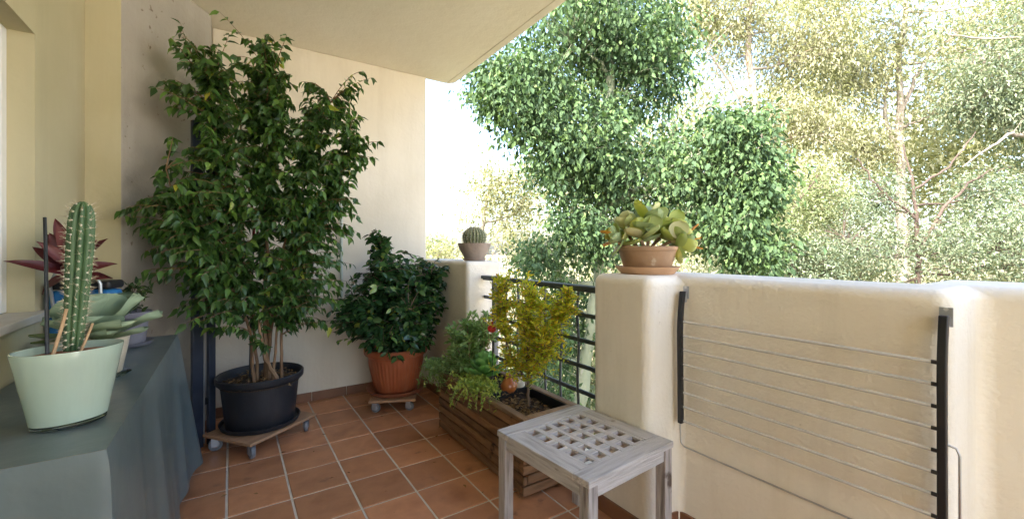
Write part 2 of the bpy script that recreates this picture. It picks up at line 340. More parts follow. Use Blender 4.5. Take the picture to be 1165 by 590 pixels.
def paddle(mb, p, d, up, L, W, th=.006, cup=.1, curl=.15, wave=0, nu=10, nv=6, power=.5, tipw=1.35, rng=None):
    """one fleshy leaf with thickness, a rounded blade"""
    p = Vector(p); d = Vector(d).normalized(); s = Vector(up).cross(d).normalized(); n = d.cross(s)
    V = []; F = []
    for side in (0, 1):
        for i in range(nu+1):
            u = i/nu
            w = W*.5*(math.sin(PI*min(1, (u**tipw)))**power if 0 < u < 1 else 0) + (.08*W*(1-u))
            for j in range(nv+1):
                v = -1+2*j/nv
                z = cup*W*v*v*.5 - curl*L*u*u + (wave*W*math.sin(u*9+v*2)*abs(v) if wave else 0)
                z += (th*.5 if side else -th*.5)*(1-v*v)**.5*(1 if 0 < u < 1 else .3)
                V.append(p + d*(u*L) + s*(v*w) + n*z)
    m = (nu+1)*(nv+1)
    for i in range(nu):
        for j in range(nv):
            a = i*(nv+1)+j
            F.append((a, a+1, a+nv+2, a+nv+1)); F.append((m+a, m+a+nv+1, m+a+nv+2, m+a+1))
    for i in range(nu):
        a = i*(nv+1); F.append((a, a+nv+1, m+a+nv+1, m+a)); b = a+nv; F.append((b, m+b, m+b+nv+1, b+nv+1))
    for j in range(nv):
        F.append((j, m+j, m+j+1, j+1)); b = nu*(nv+1)+j; F.append((b, b+1, m+b+1, m+b))
    mb.add(V, F)

# ------------------------------------------------------------------ setting
GZ0 = -5.0
PX, PY, PX0, PY0 = .26, .265, -.0156, 2.013     # tile pitch and a grid corner
YB = 3.658; X1 = 1.415; X2 = 1.611; X3 = 1.905; ZC = 2.745; XW = -.61; YW = 2.96
# floor: mortar bed with tiles set in it
rng = random.Random(3)
bed = MB().box(XW-.3, 1.75, -1.5, 3.95, -.25, -.004)
fl = bed.build('floor', M['grout']); tag(fl, kind='structure')
tl = MB()
g = .0052
i0 = math.floor((XW-.3-PX0)/PX); j0 = math.floor((-1.5-PY0)/PY)
for i in range(i0, int((1.75-PX0)/PX)+1):
    for j in range(j0, int((3.7-PY0)/PY)+1):
        x0 = PX0+i*PX+g; x1 = x0+PX-2*g; y0 = PY0+j*PY+g; y1 = y0+PY-2*g
        x0 = max(x0, XW-.29); x1 = min(x1, 1.745); y0 = max(y0, -1.49); y1 = min(y1, 3.75)
        if x1-x0 < .02 or y1-y0 < .02: continue
        dz = rng.uniform(-.0006, .0006)
        V = [(x0,y0),(x1,y0),(x1,y1),(x0,y1)]
        e = .003
        T = [(x0+e,y0+e),(x1-e,y0+e),(x1-e,y1-e),(x0+e,y1-e)]
        tl.add([(x, y, -.004) for x, y in V] + [(x, y, -.0015+dz) for x, y in V] + [(x, y, dz) for x, y in T],
               [(0,1,5,4),(1,2,6,5),(2,3,7,6),(3,0,4,7),(4,5,9,8),(5,6,10,9),(6,7,11,10),(7,4,8,11),(8,9,10,11)])
tag(tl.build('floor_tiles', M['tile']), kind='structure')

def skirt(parent, a, b, nrm, h=.072, th=.011, joint=.26, off=0):
    """row of skirting tiles along the foot of a wall, from a to b"""
    a = Vector((*a, 0)); b = Vector((*b, 0)); L = (b-a).length; d = (b-a).normalized(); n = Vector((*nrm, 0))
    mb = MB(); s = 0 - off
    while s < L:
        s0 = max(0, s)+.0018; s1 = min(L, s+joint)-.0018
        if s1-s0 > .01:
            P = [a+d*s0-n*.002, a+d*s1-n*.002, a+d*s1+n*th, a+d*s0+n*th]
            if d.cross(n).z < 0: P = [P[1], P[0], P[3], P[2]]
            mb.add([(p.x, p.y, .0015) for p in P]+[(p.x, p.y, h) for p in P],
                   [(3,2,1,0),(4,5,6,7),(0,1,5,4),(1,2,6,5),(2,3,7,6),(3,0,4,7)])
        s += joint
    return mb.build('skirting', M['skirting'], parent, bevel=.0025, seg=2)

# back wall
bw = MB().box(-.11, 1.481, YB, 3.95, -.25, ZC).build('back_wall', M['plaster'], bevel=.012, seg=3)
tag(bw, 'cream plaster wall behind the two large potted plants, beside the open sky', 'wall')
skirt(bw, (-.09, YB), (X1, YB), (0,-1), off=.16)
# angled pitted wall
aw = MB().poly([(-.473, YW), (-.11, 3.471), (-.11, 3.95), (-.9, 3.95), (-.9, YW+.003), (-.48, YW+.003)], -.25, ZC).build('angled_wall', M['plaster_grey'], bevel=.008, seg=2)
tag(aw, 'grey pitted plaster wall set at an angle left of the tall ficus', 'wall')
skirt(aw, (-.473, YW), (-.11, 3.471), (.815, -.58))
# left wall with window
lw = MB()
lw.box(XW-.25, XW, 2.31, YW, -.25, ZC)
lw.box(XW-.25, XW-.0005, -1.5, .2, -.25, ZC)
lw.box(XW-.25, XW-.0003, .2, 2.31, -.25, .925)
lw.box(XW-.25, XW-.0003, .2, 2.31, 1.99, ZC)
lw.box(-.62, -.475, YW, YW+.002, -.25, ZC)
lwo = lw.build('left_wall', M['plaster_yellow'])
tag(lwo, 'yellowish plaster wall with a window recess behind the cloth covered table', 'wall')
win = thing('window', 'white framed window with a stone sill left of the cactus', 'window', (XW-.1, 1.25, .957))
wf = MB()
for y0, y1, z0, z1 in ((.2,.25,.957,1.99),(2.26,2.31,.957,1.99),(1.22,1.29,.957,1.99),(.25,1.22,.957,1.01),(1.29,2.26,.957,1.01),(.25,1.22,1.94,1.99),(1.29,2.26,1.94,1.99)):
    wf.box(-.03, .03, y0-1.25+.001, y1-1.25-.001, z0-.957+.001, z1-.957-.001)
wf.build('frame', M['white_frame'], win, bevel=.004)
for y in (.735, 1.775):
    MB().box(-.003, .003, y-.484-1.25, y+.484-1.25, .054, .982).build('pane', M['glass'], win)
cu = MB(); pts = []  # added behind the glass to keep skylight from entering there
for i in range(121):
    pts.append((-.08+.012*math.sin(i*.9)+.006*math.sin(i*.37), -1.04+i*2.08/120))
cu.add([(x, y, .0) for x, y in pts]+[(x, y, 1.03) for x, y in pts], [(i, i+1, i+122, i+121) for i in range(120)])
cu.build('blocking_curtain', M['blocking_curtain'], win, smooth=True)
MB().box(-.15, .135, -1.05, 1.10, -.032, -.001).build('sill', M['sill'], win, bevel=.006, seg=3)

# ceiling slab with drip groove, unseen upper storey added to block the sun
cl = MB()
cl.poly([(-1.2,-1.5),(1.690,-1.5),(1.690,3.692),(1.48,3.692),(1.48,3.96),(-1.2,3.96)], ZC, ZC+.28)
ce = cl.build('ceiling', M['ceiling']); tag(ce, kind='structure')
cl2 = MB().poly([(1.697,-1.5),(1.757,-1.5),(1.757,3.64),(1.715,3.692),(1.697,3.692)], ZC, ZC+.28)
cl2.box(1.68, 1.71, -1.49, 3.68, ZC+.007, ZC+.27)
c2 = cl2.build('ceiling_edge', M['ceiling'], bevel=.003); tag(c2, kind='structure')
ub = MB().box(-6, .9, -4, 6, ZC+.29, ZC+1.6); ub.box(-6, -1.25, -4, 6, -5, ZC+.285)
ubo = ub.build('building', M['plaster']); tag(ubo, 'unseen cream upper storey added above the balcony ceiling to block the sun', 'building')

# unseen house, added right of the view to bounce daylight onto the balcony
nh_ = thing('reflector_house', 'unseen white two storey house beyond the end of the garden', 'reflector_house', (10.5, -6.5, GZ0))
hb_ = MB().box(-3.5, 3.5, -5, 4.5, 0, 9.2); hb_.build('wall', M['white_bounce_wall'], nh_)
MB().poly([(-3.9,-5.4),(3.9,-5.4),(3.9,4.9),(-3.9,4.9)], 9.2, 9.45).build('roof', M['skirting'], nh_, bevel=.02)
for yy_ in (-3.4, -.2, 2.8):
    for zz_ in (1.2, 4.0, 6.6):
        wf_ = MB().box(-3.56, -3.502, yy_-.5, yy_+.5, zz_, zz_+1.2).build('window', M['white_frame'], nh_); MB().box(-3.565, -3.561, yy_-.42, yy_+.42, zz_+.08, zz_+1.12).build('pane', M['glass_dark'], wf_)

# parapets
Z0 = 1.075
par = MB().poly([(X1,1.468),(X1,1.14),(X2,1.14),(X2,.306),(X3,.306),(X3,-1.5),(2.28,-1.5),(2.28,.46),(1.92,.46),(1.92,1.468)], -.5, Z0)
# note: polygon runs clockwise -> flip
par.f = [tuple(reversed(f)) for f in par.f]
po = par.build('parapet_wall', M['plaster_rough'], bevel=.042, seg=6)
tag(po, 'rounded cream parapet wall with a square pillar, carrying the drying rack', 'wall')
skirt(po, (X1, 1.425), (X1, 1.15), (-1,0)); skirt(po, (X1+.02, 1.14), (X2-.012, 1.14), (0,-1)); skirt(po, (X2, 1.13), (X2, .34), (-1,0)); skirt(po, (X3,.28),(X3,-1.45),(-1,0))
fp = MB().box(X1, 1.712, 2.737, 3.75, -.5, 1.10).build('parapet_stub', M['plaster_rough'], bevel=.03, seg=5)
tag(fp, 'low cream end wall carrying the ball cactus beside the railing', 'wall')
skirt(fp, (X1, 3.64), (X1, 2.77), (-1,0))
kb = MB().box(1.47, 1.75, 1.44, 2.76, -.3, .06).build('kerb', M['plaster'], bevel=.01); tag(kb, kind='structure')

# railing
XR = 1.56
rl = thing('railing', 'dark slate metal railing with a square grid behind the wooden planter', 'railing', (XR, 2.1, 0.06))
r_ = MB().box(-.028, .028, -.645, .65, .915, .937); r_.box(-.012,.012,-.64,.64,.903,.915)
r_.build('top_rail', M['rail_paint'], rl, bevel=.003)
for y in (2.585,):
    MB().box(-.017, .017, y-2.1-.017, y-2.1+.017, .0, .902).build('post', M['rail_paint'], rl, bevel=.003)
for k, y in enumerate((2.44, 2.297, 2.153, 2.009, 1.865, 1.721, 1.577)):
    mb = MB(); ps = [(.004*math.sin(z*17+k), y-2.1+(.006*math.sin(z*19+k) if k == 5 else 0), z) for z in np.linspace(.05, .905, 22)]
    mb.tube(ps, .0075, n=8); mb.build('bar', M['rail_paint'], rl, smooth=True)
for z in (.78, .645, .508, .372, .235, .1):
    MB().box(-.006, .006, -.64, .64, z-.011, z+.011).build('crossbar', M['rail_paint'], rl, bevel=.002)

# ground and far setting
GZ = GZ0
gm = MB(); n = 40
gx = np.linspace(-1, 1, n)
gx = np.sign(gx)*np.abs(gx)**2.2*400
V = [(x, y, GZ+ .25*math.sin(x*.21)*math.cos(y*.17)) for y in gx for x in gx]
gm.add(V, [(j*n+i, j*n+i+1, (j+1)*n+i+1, (j+1)*n+i) for j in range(n-1) for i in range(n-1)])
tag(gm.build('ground', M['ground'], smooth=False), kind='structure')

# ------------------------------------------------------------------ table and cloth
tb = thing('table', 'long narrow table hidden under the blue grey cloth', 'table', (-.41, 2.03, 0))
MB().box(-.17, .17, -.745, .745, .715, .742).build('tabletop', M['wood_trolley'], tb, bevel=.003)
for sx in (-1, 1):
    for sy in (-1, 1):
        MB().box(sx*.14-.02, sx*.14+.02, sy*.70-.02, sy*.70+.02, 0, .714).build('leg', M['wood_trolley'], tb, bevel=.003)
def make_cloth():
    xa, xb, ya, yb = -.600, -.228, 1.272, 2.785; zt = .75
    top = []   # outline of the top, going round; arc length s
    def outline(ns):
        pts = []
        segs = [((xa,ya),(xb,ya),70,(0,-1)), ((xb,ya),(xb,yb),170,(1,0)), ((xb,yb),(xa,yb),60,(0,1))]
        for a, b, n_, nr in segs:
            for i in range(n_):
                u = i/n_; pts.append((a[0]+(b[0]-a[0])*u, a[1]+(b[1]-a[1])*u, nr[0], nr[1]))
        pts.append((xa, yb, 0, 1)); return pts
    P = outline(0); n = len(P)
    # blend normals at the corners
    Nn = np.array([(p[2], p[3]) for p in P], float)
    for _ in range(5): Nn[1:-1] = (Nn[:-2]+Nn[1:-1]*1+Nn[2:])/3
    Nn /= np.linalg.norm(Nn, axis=1, keepdims=True)
    rows = 26; V = []; F = []
    rr = random.Random(5)
    for r in range(rows+1):
        t = r/rows; rr_ = t
        for i, p in enumerate(P):
            s = i/n
            z = zt - .0015 - t*.69
            cor1 = math.exp(-((i-70)/7)**2); cor2 = math.exp(-((i-240)/11)**2)
            wav = .010*math.sin(i*.085+1.2)+.007*math.sin(i*.17+2.1+t*1.2)+.003*math.sin(i*.36+t*2)
            offp = .003 + t*.05 + wav*t**.8*(1-.6*cor1) + cor1*.012*math.sin(t*24)*t + cor2*.055*t**.9
            offp = max(offp, .003+.02*t)
            if i > 245: offp *= max(.25, 1-(i-245)/40)
            V.append((p[0]+Nn[i,0]*offp, p[1]+Nn[i,1]*offp, z + .012*math.sin(i*.09)*t))
    for i in range(n): V[i] = (P[i][0], P[i][1], zt-.0005)
    for r in range(rows):
        for i in range(n-1):
            a = r*n+i; F.append((a, a+n, a+n+1, a+1))
    # top grid
    base = len(V); nx, ny = 14, 50
    for j in range(ny+1):
        for i in range(nx+1):
            x = xa+(xb-xa)*i/nx; y = ya+(yb-ya)*j/ny
            e = min(i, nx-i, j, ny-j)
            V.append((x, y, zt+(.0018*math.sin(x*31+y*9)+.0015*math.sin(y*23)) * min(1, e/2)))
    for j in range(ny):
        for i in range(nx):
            a = base+j*(nx+1)+i; F.append((a, a+1, a+nx+2, a+nx+1))
    mb = MB(); mb.add(V, F)
    o = mb.build('tablecloth', M['cloth'], smooth=False)
    for p in o.data.polygons: p.use_smooth = True
    bm = bmesh.new(); bm.from_mesh(o.data); 
    for e in bm.edges: e.smooth = not (len(e.link_faces) == 2 and e.calc_face_angle(0) > R(48))
    bm.to_mesh(o.data); bm.free()
    return o
cloth = make_cloth()
tag(cloth, 'blue grey oilcloth draped over the long table', 'tablecloth')

# ------------------------------------------------------------------ pots helper
def pot_profile(rb, rt, h, wall=.006, lip=0.0, liph=.03, foot=0):
    p = [(.001, .002), (rb*.96, .0), (rb, .006)]
    if lip:
        for u in (.3,.6,.9): p.append((rb+(rt-rb)*u*.96, .006+(h-liph-.006)*u))
        p += [(rt-lip, h-liph), (rt-.001, h-liph+.003), (rt, h-liph+.008), (rt+.002, h-.006), (rt, h)]
    else:
        for u in (.25,.5,.75,.95): p.append((rb+(rt-rb)*u, .006+(h-.006)*u))
        p += [(rt, h)]
    p += [(rt-wall*.5, h+.002), (rt-wall, h), (rt-wall-.004, h-.03), (rb+(rt-rb)*.6-wall, h*.6), (.001, h*.6)]
    return p
def saucer_profile(r, h, wall=.006):
    return [(.001,.0),(r*.86,.0),(r*.90,.003),(r-.002,h-.004),(r,h),(r-wall,h),(r*.86,.010),(.001,.009)]

def litter(root, cx, cy, z, rx, ry, n, seed, L=.02):
    q = np.random.default_rng(seed); a = q.random(n)*2*PI; r = np.sqrt(q.random(n))
    P = np.c_[cx+rx*r*np.cos(a), cy+ry*r*np.sin(a), z+q.random(n)*.012]
    D = np.c_[q.normal(size=(n,2)), q.normal(0,.35,n)]; U = np.c_[q.normal(0,.4,(n,2)), np.ones(n)]
    Ls = L*(.5+q.random(n)); leaves('leaf_litter', P, D, U, Ls, Ls*.45, T_DIA, M['litter'], root)

# -------- trolleys
def caster(root, x, y, top, rot, r=.037):
    w = MB(); Mx = Matrix.Translation((x, y, r)) @ Matrix.Rotation(rot, 4, 'Z')
    prof = [(r*.2,-.011),(r*.92,-.011),(r,-.007),(r,.007),(r*.92,.011),(r*.2,.011)]
    def ring(prof, n=28):
        V = []; F = []
        for rr, yy in prof:
            for k in range(n):
                a = 2*PI*k/n; V.append(Mx @ Vector((rr*math.cos(a), yy, rr*math.sin(a))))
        m = len(prof)
        for i in range(m-1):
            for k in range(n): F.append((i*n+k, (i+1)*n+k, (i+1)*n+(k+1) % n, i*n+(k+1) % n))
        F.append(tuple(range(n))); F.append(tuple((m-1)*n+k for k in range(n-1,-1,-1)))
        return V, F
    w.add(*ring(prof)); wo = w.build('wheel', M['rubber'], root, smooth=True)
    h = MB(); h.add(*ring([(.002,-.013),(r*.5,-.0125),(r*.55,-.0115),(r*.55,.0115),(r*.5,.0125),(.002,.013)], 20)); h.build('hub', M['zinc'], wo, smooth=True)
    b = MB()
    for s in (-1, 1):
        b.box(-.012, .022, s*.0165-.0012, s*.0165+.0012, -.012, top-r-.006, Mx)
    b.box(-.024, .026, -.018, .018, top-r-.006, top-r-.003, Mx)
    b.box(-.03, .03, -.025, .025, top-r-.003, top-r, Mx)
    b.build('caster_bracket', M['zinc'], wo, bevel=.001)
def trolley(label, loc, rz, w, l, h=.088, th=.017):
    t = thing('plant_trolley', label, 'plant trolley', loc, rz, 'wheeled wooden plant trolleys')
    MB().box(-w/2, w/2, -l/2, l/2, h, h+th).build('board', M['wood_trolley'], t, bevel=.003)
    rr = random.Random(int(w*1000))
    for sx in (-1, 1):
        for sy in (-1, 1): caster(t, sx*(w/2-.045), sy*(l/2-.045), h, rr.uniform(0, 3), h*.42)
    return t
trolley('wooden board trolley on casters under the black pot', (.168, 3.075, 0), R(37), .48, .38)
trolley('small wooden trolley on casters under the terracotta pot', (1.045, 3.215, 0), R(-24), .33, .34, h=.078)

# -------- ficus in black pot
fx, fy = .158, 3.105
fi = thing('potted_ficus', 'tall weeping ficus in a black pot in the corner', 'potted plant', (fx, fy, .1055))
MB().lathe([(.001,.0),(.195,.0),(.212,.004),(.223,.028),(.218,.03),(.206,.010),(.001,.008)], 64).build('saucer', M['pot_black'], fi, smooth=True)
PS = .90
pp = [(r_*PS, z_) for r_, z_ in [(.001,.011),(.205,.011),(.212,.018),(.222,.12),(.235,.235),(.240,.265),(.262,.272),(.268,.28),(.270,.308),(.262,.314),(.252,.308),(.246,.28),(.22,.24),(.001,.24)]]
MB().lathe(pp, 72).build('pot', M['pot_black'], fi, smooth=True)
MB().lathe([(.001,.262),(.09,.27),(.18,.266),(.2205,.262),(.2205,.255),(.001,.255)], 48).build('soil', M['soil'], fi, smooth=True)
litter(fi, 0, 0, .27, .205, .205, 220, 11, .03)
rg = np.random.default_rng(21)
stems = []
def S(*pts): return [np.array(p)-np.array([fx,fy,.1055]) for p in pts]
stems.append((S((.14,3.10,.36),(.12,3.08,.75),(.06,3.04,1.15),(-.08,3.0,1.6),(-.1,2.98,2.1)), .010, .003))
stems.append((S((.20,3.08,.36),(.17,3.08,.8),(.2,3.06,1.25),(.16,3.05,1.7),(.2,3.05,2.25)), .014, .003))
stems.append((S((.19,3.12,.36),(.22,3.10,.8),(.28,3.06,1.2),(.42,3.04,1.7),(.55,3.0,2.15)), .012, .003))
stems.append((S((.27,3.06,.36),(.27,3.05,.7),(.33,3.03,1.15),(.5,3.0,1.5),(.66,2.96,1.85)), .010, .003))
stems.append((S((.12,3.05,.36),(.10,3.02,.7),(-.02,2.95,1.05),(-.22,2.86,1.3),(-.28,2.8,1.6)), .010, .003))
stems.append((S((.18,3.14,.36),(.22,3.2,.9),(.12,3.22,1.4),(.05,3.2,2.0)), .014, .004))
stems.append((S((.24,3.02,.36),(.17,3.0,.55),(.13,2.98,.85)), .014, .006))
stems.append((S((.22,3.03,.37),(.25,3.0,.9),(.36,2.97,1.3)), .009, .003))
def okf(p):
    x, y = p[0]+fx, p[1]+fy; z = p[2]+.1055
    if y > YB-.03 or z > 2.66 or z < .44: return False
    # in front of the angled wall
    if (x+.473)*.815 - (y-YW)*.58 < .03 and y > YW-.05: return False
    if x < -.46 or (z > 1.45 and x < -.33): return False
    if y > YW-.02 and x < -.44: return False
    if z < .80 and x < -.16 and y < 2.9: return False
    return True
vol = [(.10,3.0,1.55,.42,.36,.62,9),(.14,3.0,1.95,.36,.32,.42,5.5),(.34,2.98,1.45,.36,.34,.55,6),(-.16,2.90,1.35,.24,.22,.42,4.5),
       (-.14,2.86,1.12,.26,.22,.28,3.2),(.40,2.98,1.02,.32,.30,.34,4.2),(.55,2.98,1.75,.28,.26,.40,2.6),(.10,3.0,1.0,.34,.28,.3,3.0),(.62,2.95,2.1,.20,.2,.22,.8),
       (.0,2.95,2.2,.34,.26,.26,1.5),(.22,2.95,2.42,.28,.2,.16,.45),(-.08,2.82,.86,.2,.14,.16,1.0),(.42,3.0,.82,.2,.2,.18,1.4),(.16,2.98,.68,.14,.14,.14,.35),(-.3,2.82,1.42,.16,.14,.22,.8),(-.28,2.9,2.0,.12,.12,.12,.15),(.78,2.78,1.95,.14,.14,.25,.35),(.70,2.8,2.25,.16,.12,.08,.2),(-.2,2.95,2.3,.16,.12,.1,.4),(.30,3.0,2.08,.24,.22,.24,2.6),(.48,2.95,1.45,.26,.24,.36,2.6),(.5,2.92,1.95,.2,.2,.2,1.0),(.26,2.95,2.45,.22,.12,.10,.35),(.62,2.88,1.6,.22,.16,.4,1.0),(.0,2.95,1.6,.5,.32,.95,2.5)]
vol = [(a-fx, b-fy, c-.1055, d, e, f, w) for a,b,c,d,e,f,w in vol]
nf = shrub(rg, fi, stems, vol, 1180, 13, .060, .52, M['leaf_ficus'], T_FIC, M['bark_ficus'], droop=.85, lift=.25, twig_r=.0022, leaf_u0=.12, ok=okf, maxlen=.42, spread=.75, edge=.5)

# -------- metal frame and poles behind the ficus
fr = thing('metal_frame', 'tall dark blue metal frame standing between table and ficus', 'metal frame', (-.13, 3.18, 0), R(33))
MB().box(-.075, -.015, -.012, .012, .001, 1.95).build('upright', M['blue_steel'], fr, bevel=.003)
MB().box(.015, .055, -.014, .014, .001, 2.15).build('upright', M['blue_steel'], fr, bevel=.003)
MB().box(-.013, -.006, -.010, .016, .02, 1.9).build('chrome_strip', M['alu'], fr, bevel=.001)
MB().box(-.005, .014, -.008, .008, .25, .29).box(-.005, .014, -.008, .008, .85, .89).box(-.005,.014,-.008,.008,1.5,1.54).build('bracket', M['black_plastic'], fr, bevel=.001)
pl = thing('pipe', 'slim pale pipe fixed to the back wall right of the ficus', 'pipe', (.745, 3.635, .80))
MB().tube([(0,0,0),(.0,.0,.5),(0,.0,1.06)], .011, n=12).build('shaft', M['pale_pole'], pl, smooth=True)
for z in (.08, .95): MB().box(-.016,.016,-.014,.022,z,z+.018).build('pipe_clip', M['pale_pole'], pl, bevel=.003)
rs = thing('plant_stake', 'thin stake with a red tip standing in the ficus pot', 'stake', (.10, 3.16, .37))
MB().tube([(0,0,0),(.01,0,.5),(.02,0,.84)], .006, n=8).build('shaft', M['black_metal'], rs, smooth=True)
MB().tube([(.02,0,.841),(.023,0,.96)], .008, n=10).build('tip', M['red_stake'], rs, smooth=True)

# -------- terracotta pot with glossy bush
tx, ty = 1.075, 3.27
tp = thing('potted_bush', 'glossy dark leaved bush in a fluted terracotta pot', 'potted plant', (tx, ty, .0955))
MB().lathe(saucer_profile(.222, .036), 64).build('saucer', M['saucer_terra'], tp, smooth=True)
def flute(a, i, r, z):
    return 1+(.012*(1 if math.sin(a*40) > 0 else -.3) if 4 <= i <= 9 else 0)
pr = [(.001,.012),(.150,.012),(.158,.018),(.164,.045),(.166,.05),(.176,.10),(.190,.16),(.201,.215),(.2055,.245),(.207,.25),(.213,.285),(.232,.292),(.238,.300),(.240,.338),(.232,.345),(.222,.338),(.214,.30),(.19,.28),(.001,.28)]
def flute2(a, i, r, z):
    return 1+(.014*(.5+.5*math.tanh(4*math.sin(a*44))) if .05 <= z <= .246 and 4 <= i <= 8 else 0)
MB().lathe(pr, 352, rfun=flute2).build('pot', M['pot_terra'], tp, smooth=True)
MB().lathe([(.001,.30),(.212,.30),(.212,.29),(.001,.29)], 40).build('soil', M['soil'], tp)
rg = np.random.default_rng(5)
o = np.array([tx, ty, .0955])
def S2(*p): return [np.array(q)-o for q in p]
st = [(S2((1.07,3.27,.39),(1.02,3.24,.7),(.95,3.2,1.0),(.93,3.2,1.3)),.011,.003),(S2((1.09,3.27,.39),(1.18,3.2,.65),(1.3,3.12,.95)),.010,.003),
      (S2((1.06,3.26,.39),(.9,3.2,.6),(.72,3.2,.8)),.009,.003),(S2((1.08,3.28,.39),(1.08,3.36,.7),(1.12,3.4,.95)),.009,.003),(S2((1.06,3.25,.39),(1.05,3.1,.6),(1.08,3.0,.75)),.008,.003)]
v2 = [(1.03,3.2,.78,.42,.32,.26,9),(.80,3.22,.72,.26,.26,.22,3.5),(1.27,3.1,.80,.20,.2,.22,3),(.98,3.2,1.02,.26,.24,.14,2.6),(.93,3.2,1.22,.10,.10,.14,.55),
      (1.05,3.02,.56,.28,.16,.15,5.5),(1.33,3.05,1.0,.08,.08,.12,.5),(1.14,3.2,1.02,.2,.2,.14,1.5),(.66,3.3,.62,.18,.18,.14,1.0)]
v2 = [(a-o[0], b-o[1], c-o[2], d, e, f, w) for a,b,c,d,e,f,w in v2]
def ok2(p):
    x, y, z = p+o
    return y < YB-.03 and not (x > X1-.03 and y > 2.70 and z < 1.13) and z > .37 and x < 1.42 and not (x<.52 and z<.9)
shrub(rg, tp, st, v2, 620, 13, .066, .60, M['leaf_lemon'], T_OV, M['bark_brown'], droop=.35, lift=.2, ok=ok2, maxlen=.34, spread=.9, leaf_u0=.1)

# fallen leaves and crumbs of soil on the tiles
q = np.random.default_rng(77); P = []
for cx_, cy_, n_, s_ in ((.25,2.75,26,.22),(.9,2.85,20,.22),(1.02,2.1,26,.28),(.5,2.3,22,.5),(1.0,1.4,10,.2)):
    P.append(np.c_[cx_+q.normal(0,s_,n_), cy_+q.normal(0,s_,n_), np.full(n_,.0035)+q.random(n_)*.003])
P = np.concatenate(P); P = P[(P[:,0] < 1.35) & (P[:,0] > -.1) & (P[:,1] < 3.6)]; n = len(P)
Lf = np.where(q.random(n) < .28, .03, .008)*(.6+.7*q.random(n))
fl_ = leaves('fallen_leaves', P, np.c_[q.normal(size=(n,2)), np.zeros(n)], np.c_[q.normal(0,.15,(n,2)), np.ones(n)], Lf, Lf*.5, T_DIA, M['litter'])
tag(fl_, 'dry fallen leaves and crumbs scattered on the terracotta tiles', 'fallen leaves', kind='stuff')

# ------------------------------------------------------------------ planter
px0, px1, py0, py1, pz = 1.155, 1.495, 1.652, 2.640, .388
pcx, pcy = (px0+px1)/2, (py0+py1)/2
pt = thing('wooden_planter', 'long brown slatted wooden planter box beside the railing', 'planter', (pcx, pcy, 0))
hx, hy = (px1-px0)/2, (py1-py0)/2
nb = 7; bp_ = (pz-.022-.016)/nb
side_l = {-1: MB(), 1: MB()}; side_e = {-1: MB(), 1: MB()}
for k in range(nb):
    z0 = .016+k*bp_; z1 = z0+bp_-.006
    for s in (-1, 1):
        a, b = sorted((s*hx, s*(hx-.024)))
        side_l[s].box(a, b, -hy+(.0 if k % 2 else .026), hy-(.0 if k % 2 else .026), z0, z1)
        a, b = sorted((s*hy, s*(hy-.024)))
        side_e[s].box(-hx+(.026 if k % 2 else 0), hx-(.026 if k % 2 else 0), a, b, z0, z1)
for s in (-1, 1): side_l[s].build('side_slats', M['wood_planter'], pt, bevel=.007, seg=3); side_e[s].build('end_slats', M['wood_planter_x'], pt, bevel=.007, seg=3)
rm = MB()
for s in (-1, 1):
    a, b = sorted((s*(hx+.006), s*(hx-.034))); rm.box(a, b, -hy-.006, hy+.006, pz-.021, pz)
rm.box(-hx+.035, hx-.035, -hy-.006, -hy+.034, pz-.0215, pz-.0005); rm.box(-hx+.035, hx-.035, hy-.034, hy+.006, pz-.0215, pz-.0005)
rm.build('rim', M['wood_rim'], pt, bevel=.004)
ln = MB()
a, b, c, d = -hx+.034, hx-.034, -hy+.034, hy-.034
for x0,x1,y0,y1 in ((a,a+.006,c,d),(b-.006,b,c,d),(a+.006,b-.006,c,c+.006),(a+.006,b-.006,d-.006,d),(a+.006,b-.006,c+.36,c+.372)):
    ln.box(x0,x1,y0,y1,.03,pz-.006)
ln.build('liner', M['black_plastic'], pt, bevel=.002)
for sx in (-1,1):
    for sy in (-1,1): MB().box(sx*(hx-.05)-.02, sx*(hx-.05)+.02, sy*(hy-.05)-.02, sy*(hy-.05)+.02, 0, .0155).build('foot', M['wood_planter'], pt)
so = MB(); nx, ny = 16, 50
for j in range(ny+1):
    for i in range(nx+1):
        x = a+.006+(b-a-.012)*i/nx; y = c+.006+(d-c-.012)*j/ny
        zz = pz-(.060 if y < c+.365 else .028)+.006*math.sin(x*41+y*23)+.005*math.sin(y*61)
        so.v.append((x, y, zz))
for j in range(ny):
    for i in range(nx):
        q = j*(nx+1)+i; so.f.append((q, q+1, q+nx+2, q+nx+1))
so.build('soil', M['soil'], pt, smooth=True)
litter(pt, 0, c+.19, pz-.056, .12, .16, 260, 3, .028); litter(pt, 0, .15, pz-.024, .12, .33, 200, 4, .02)

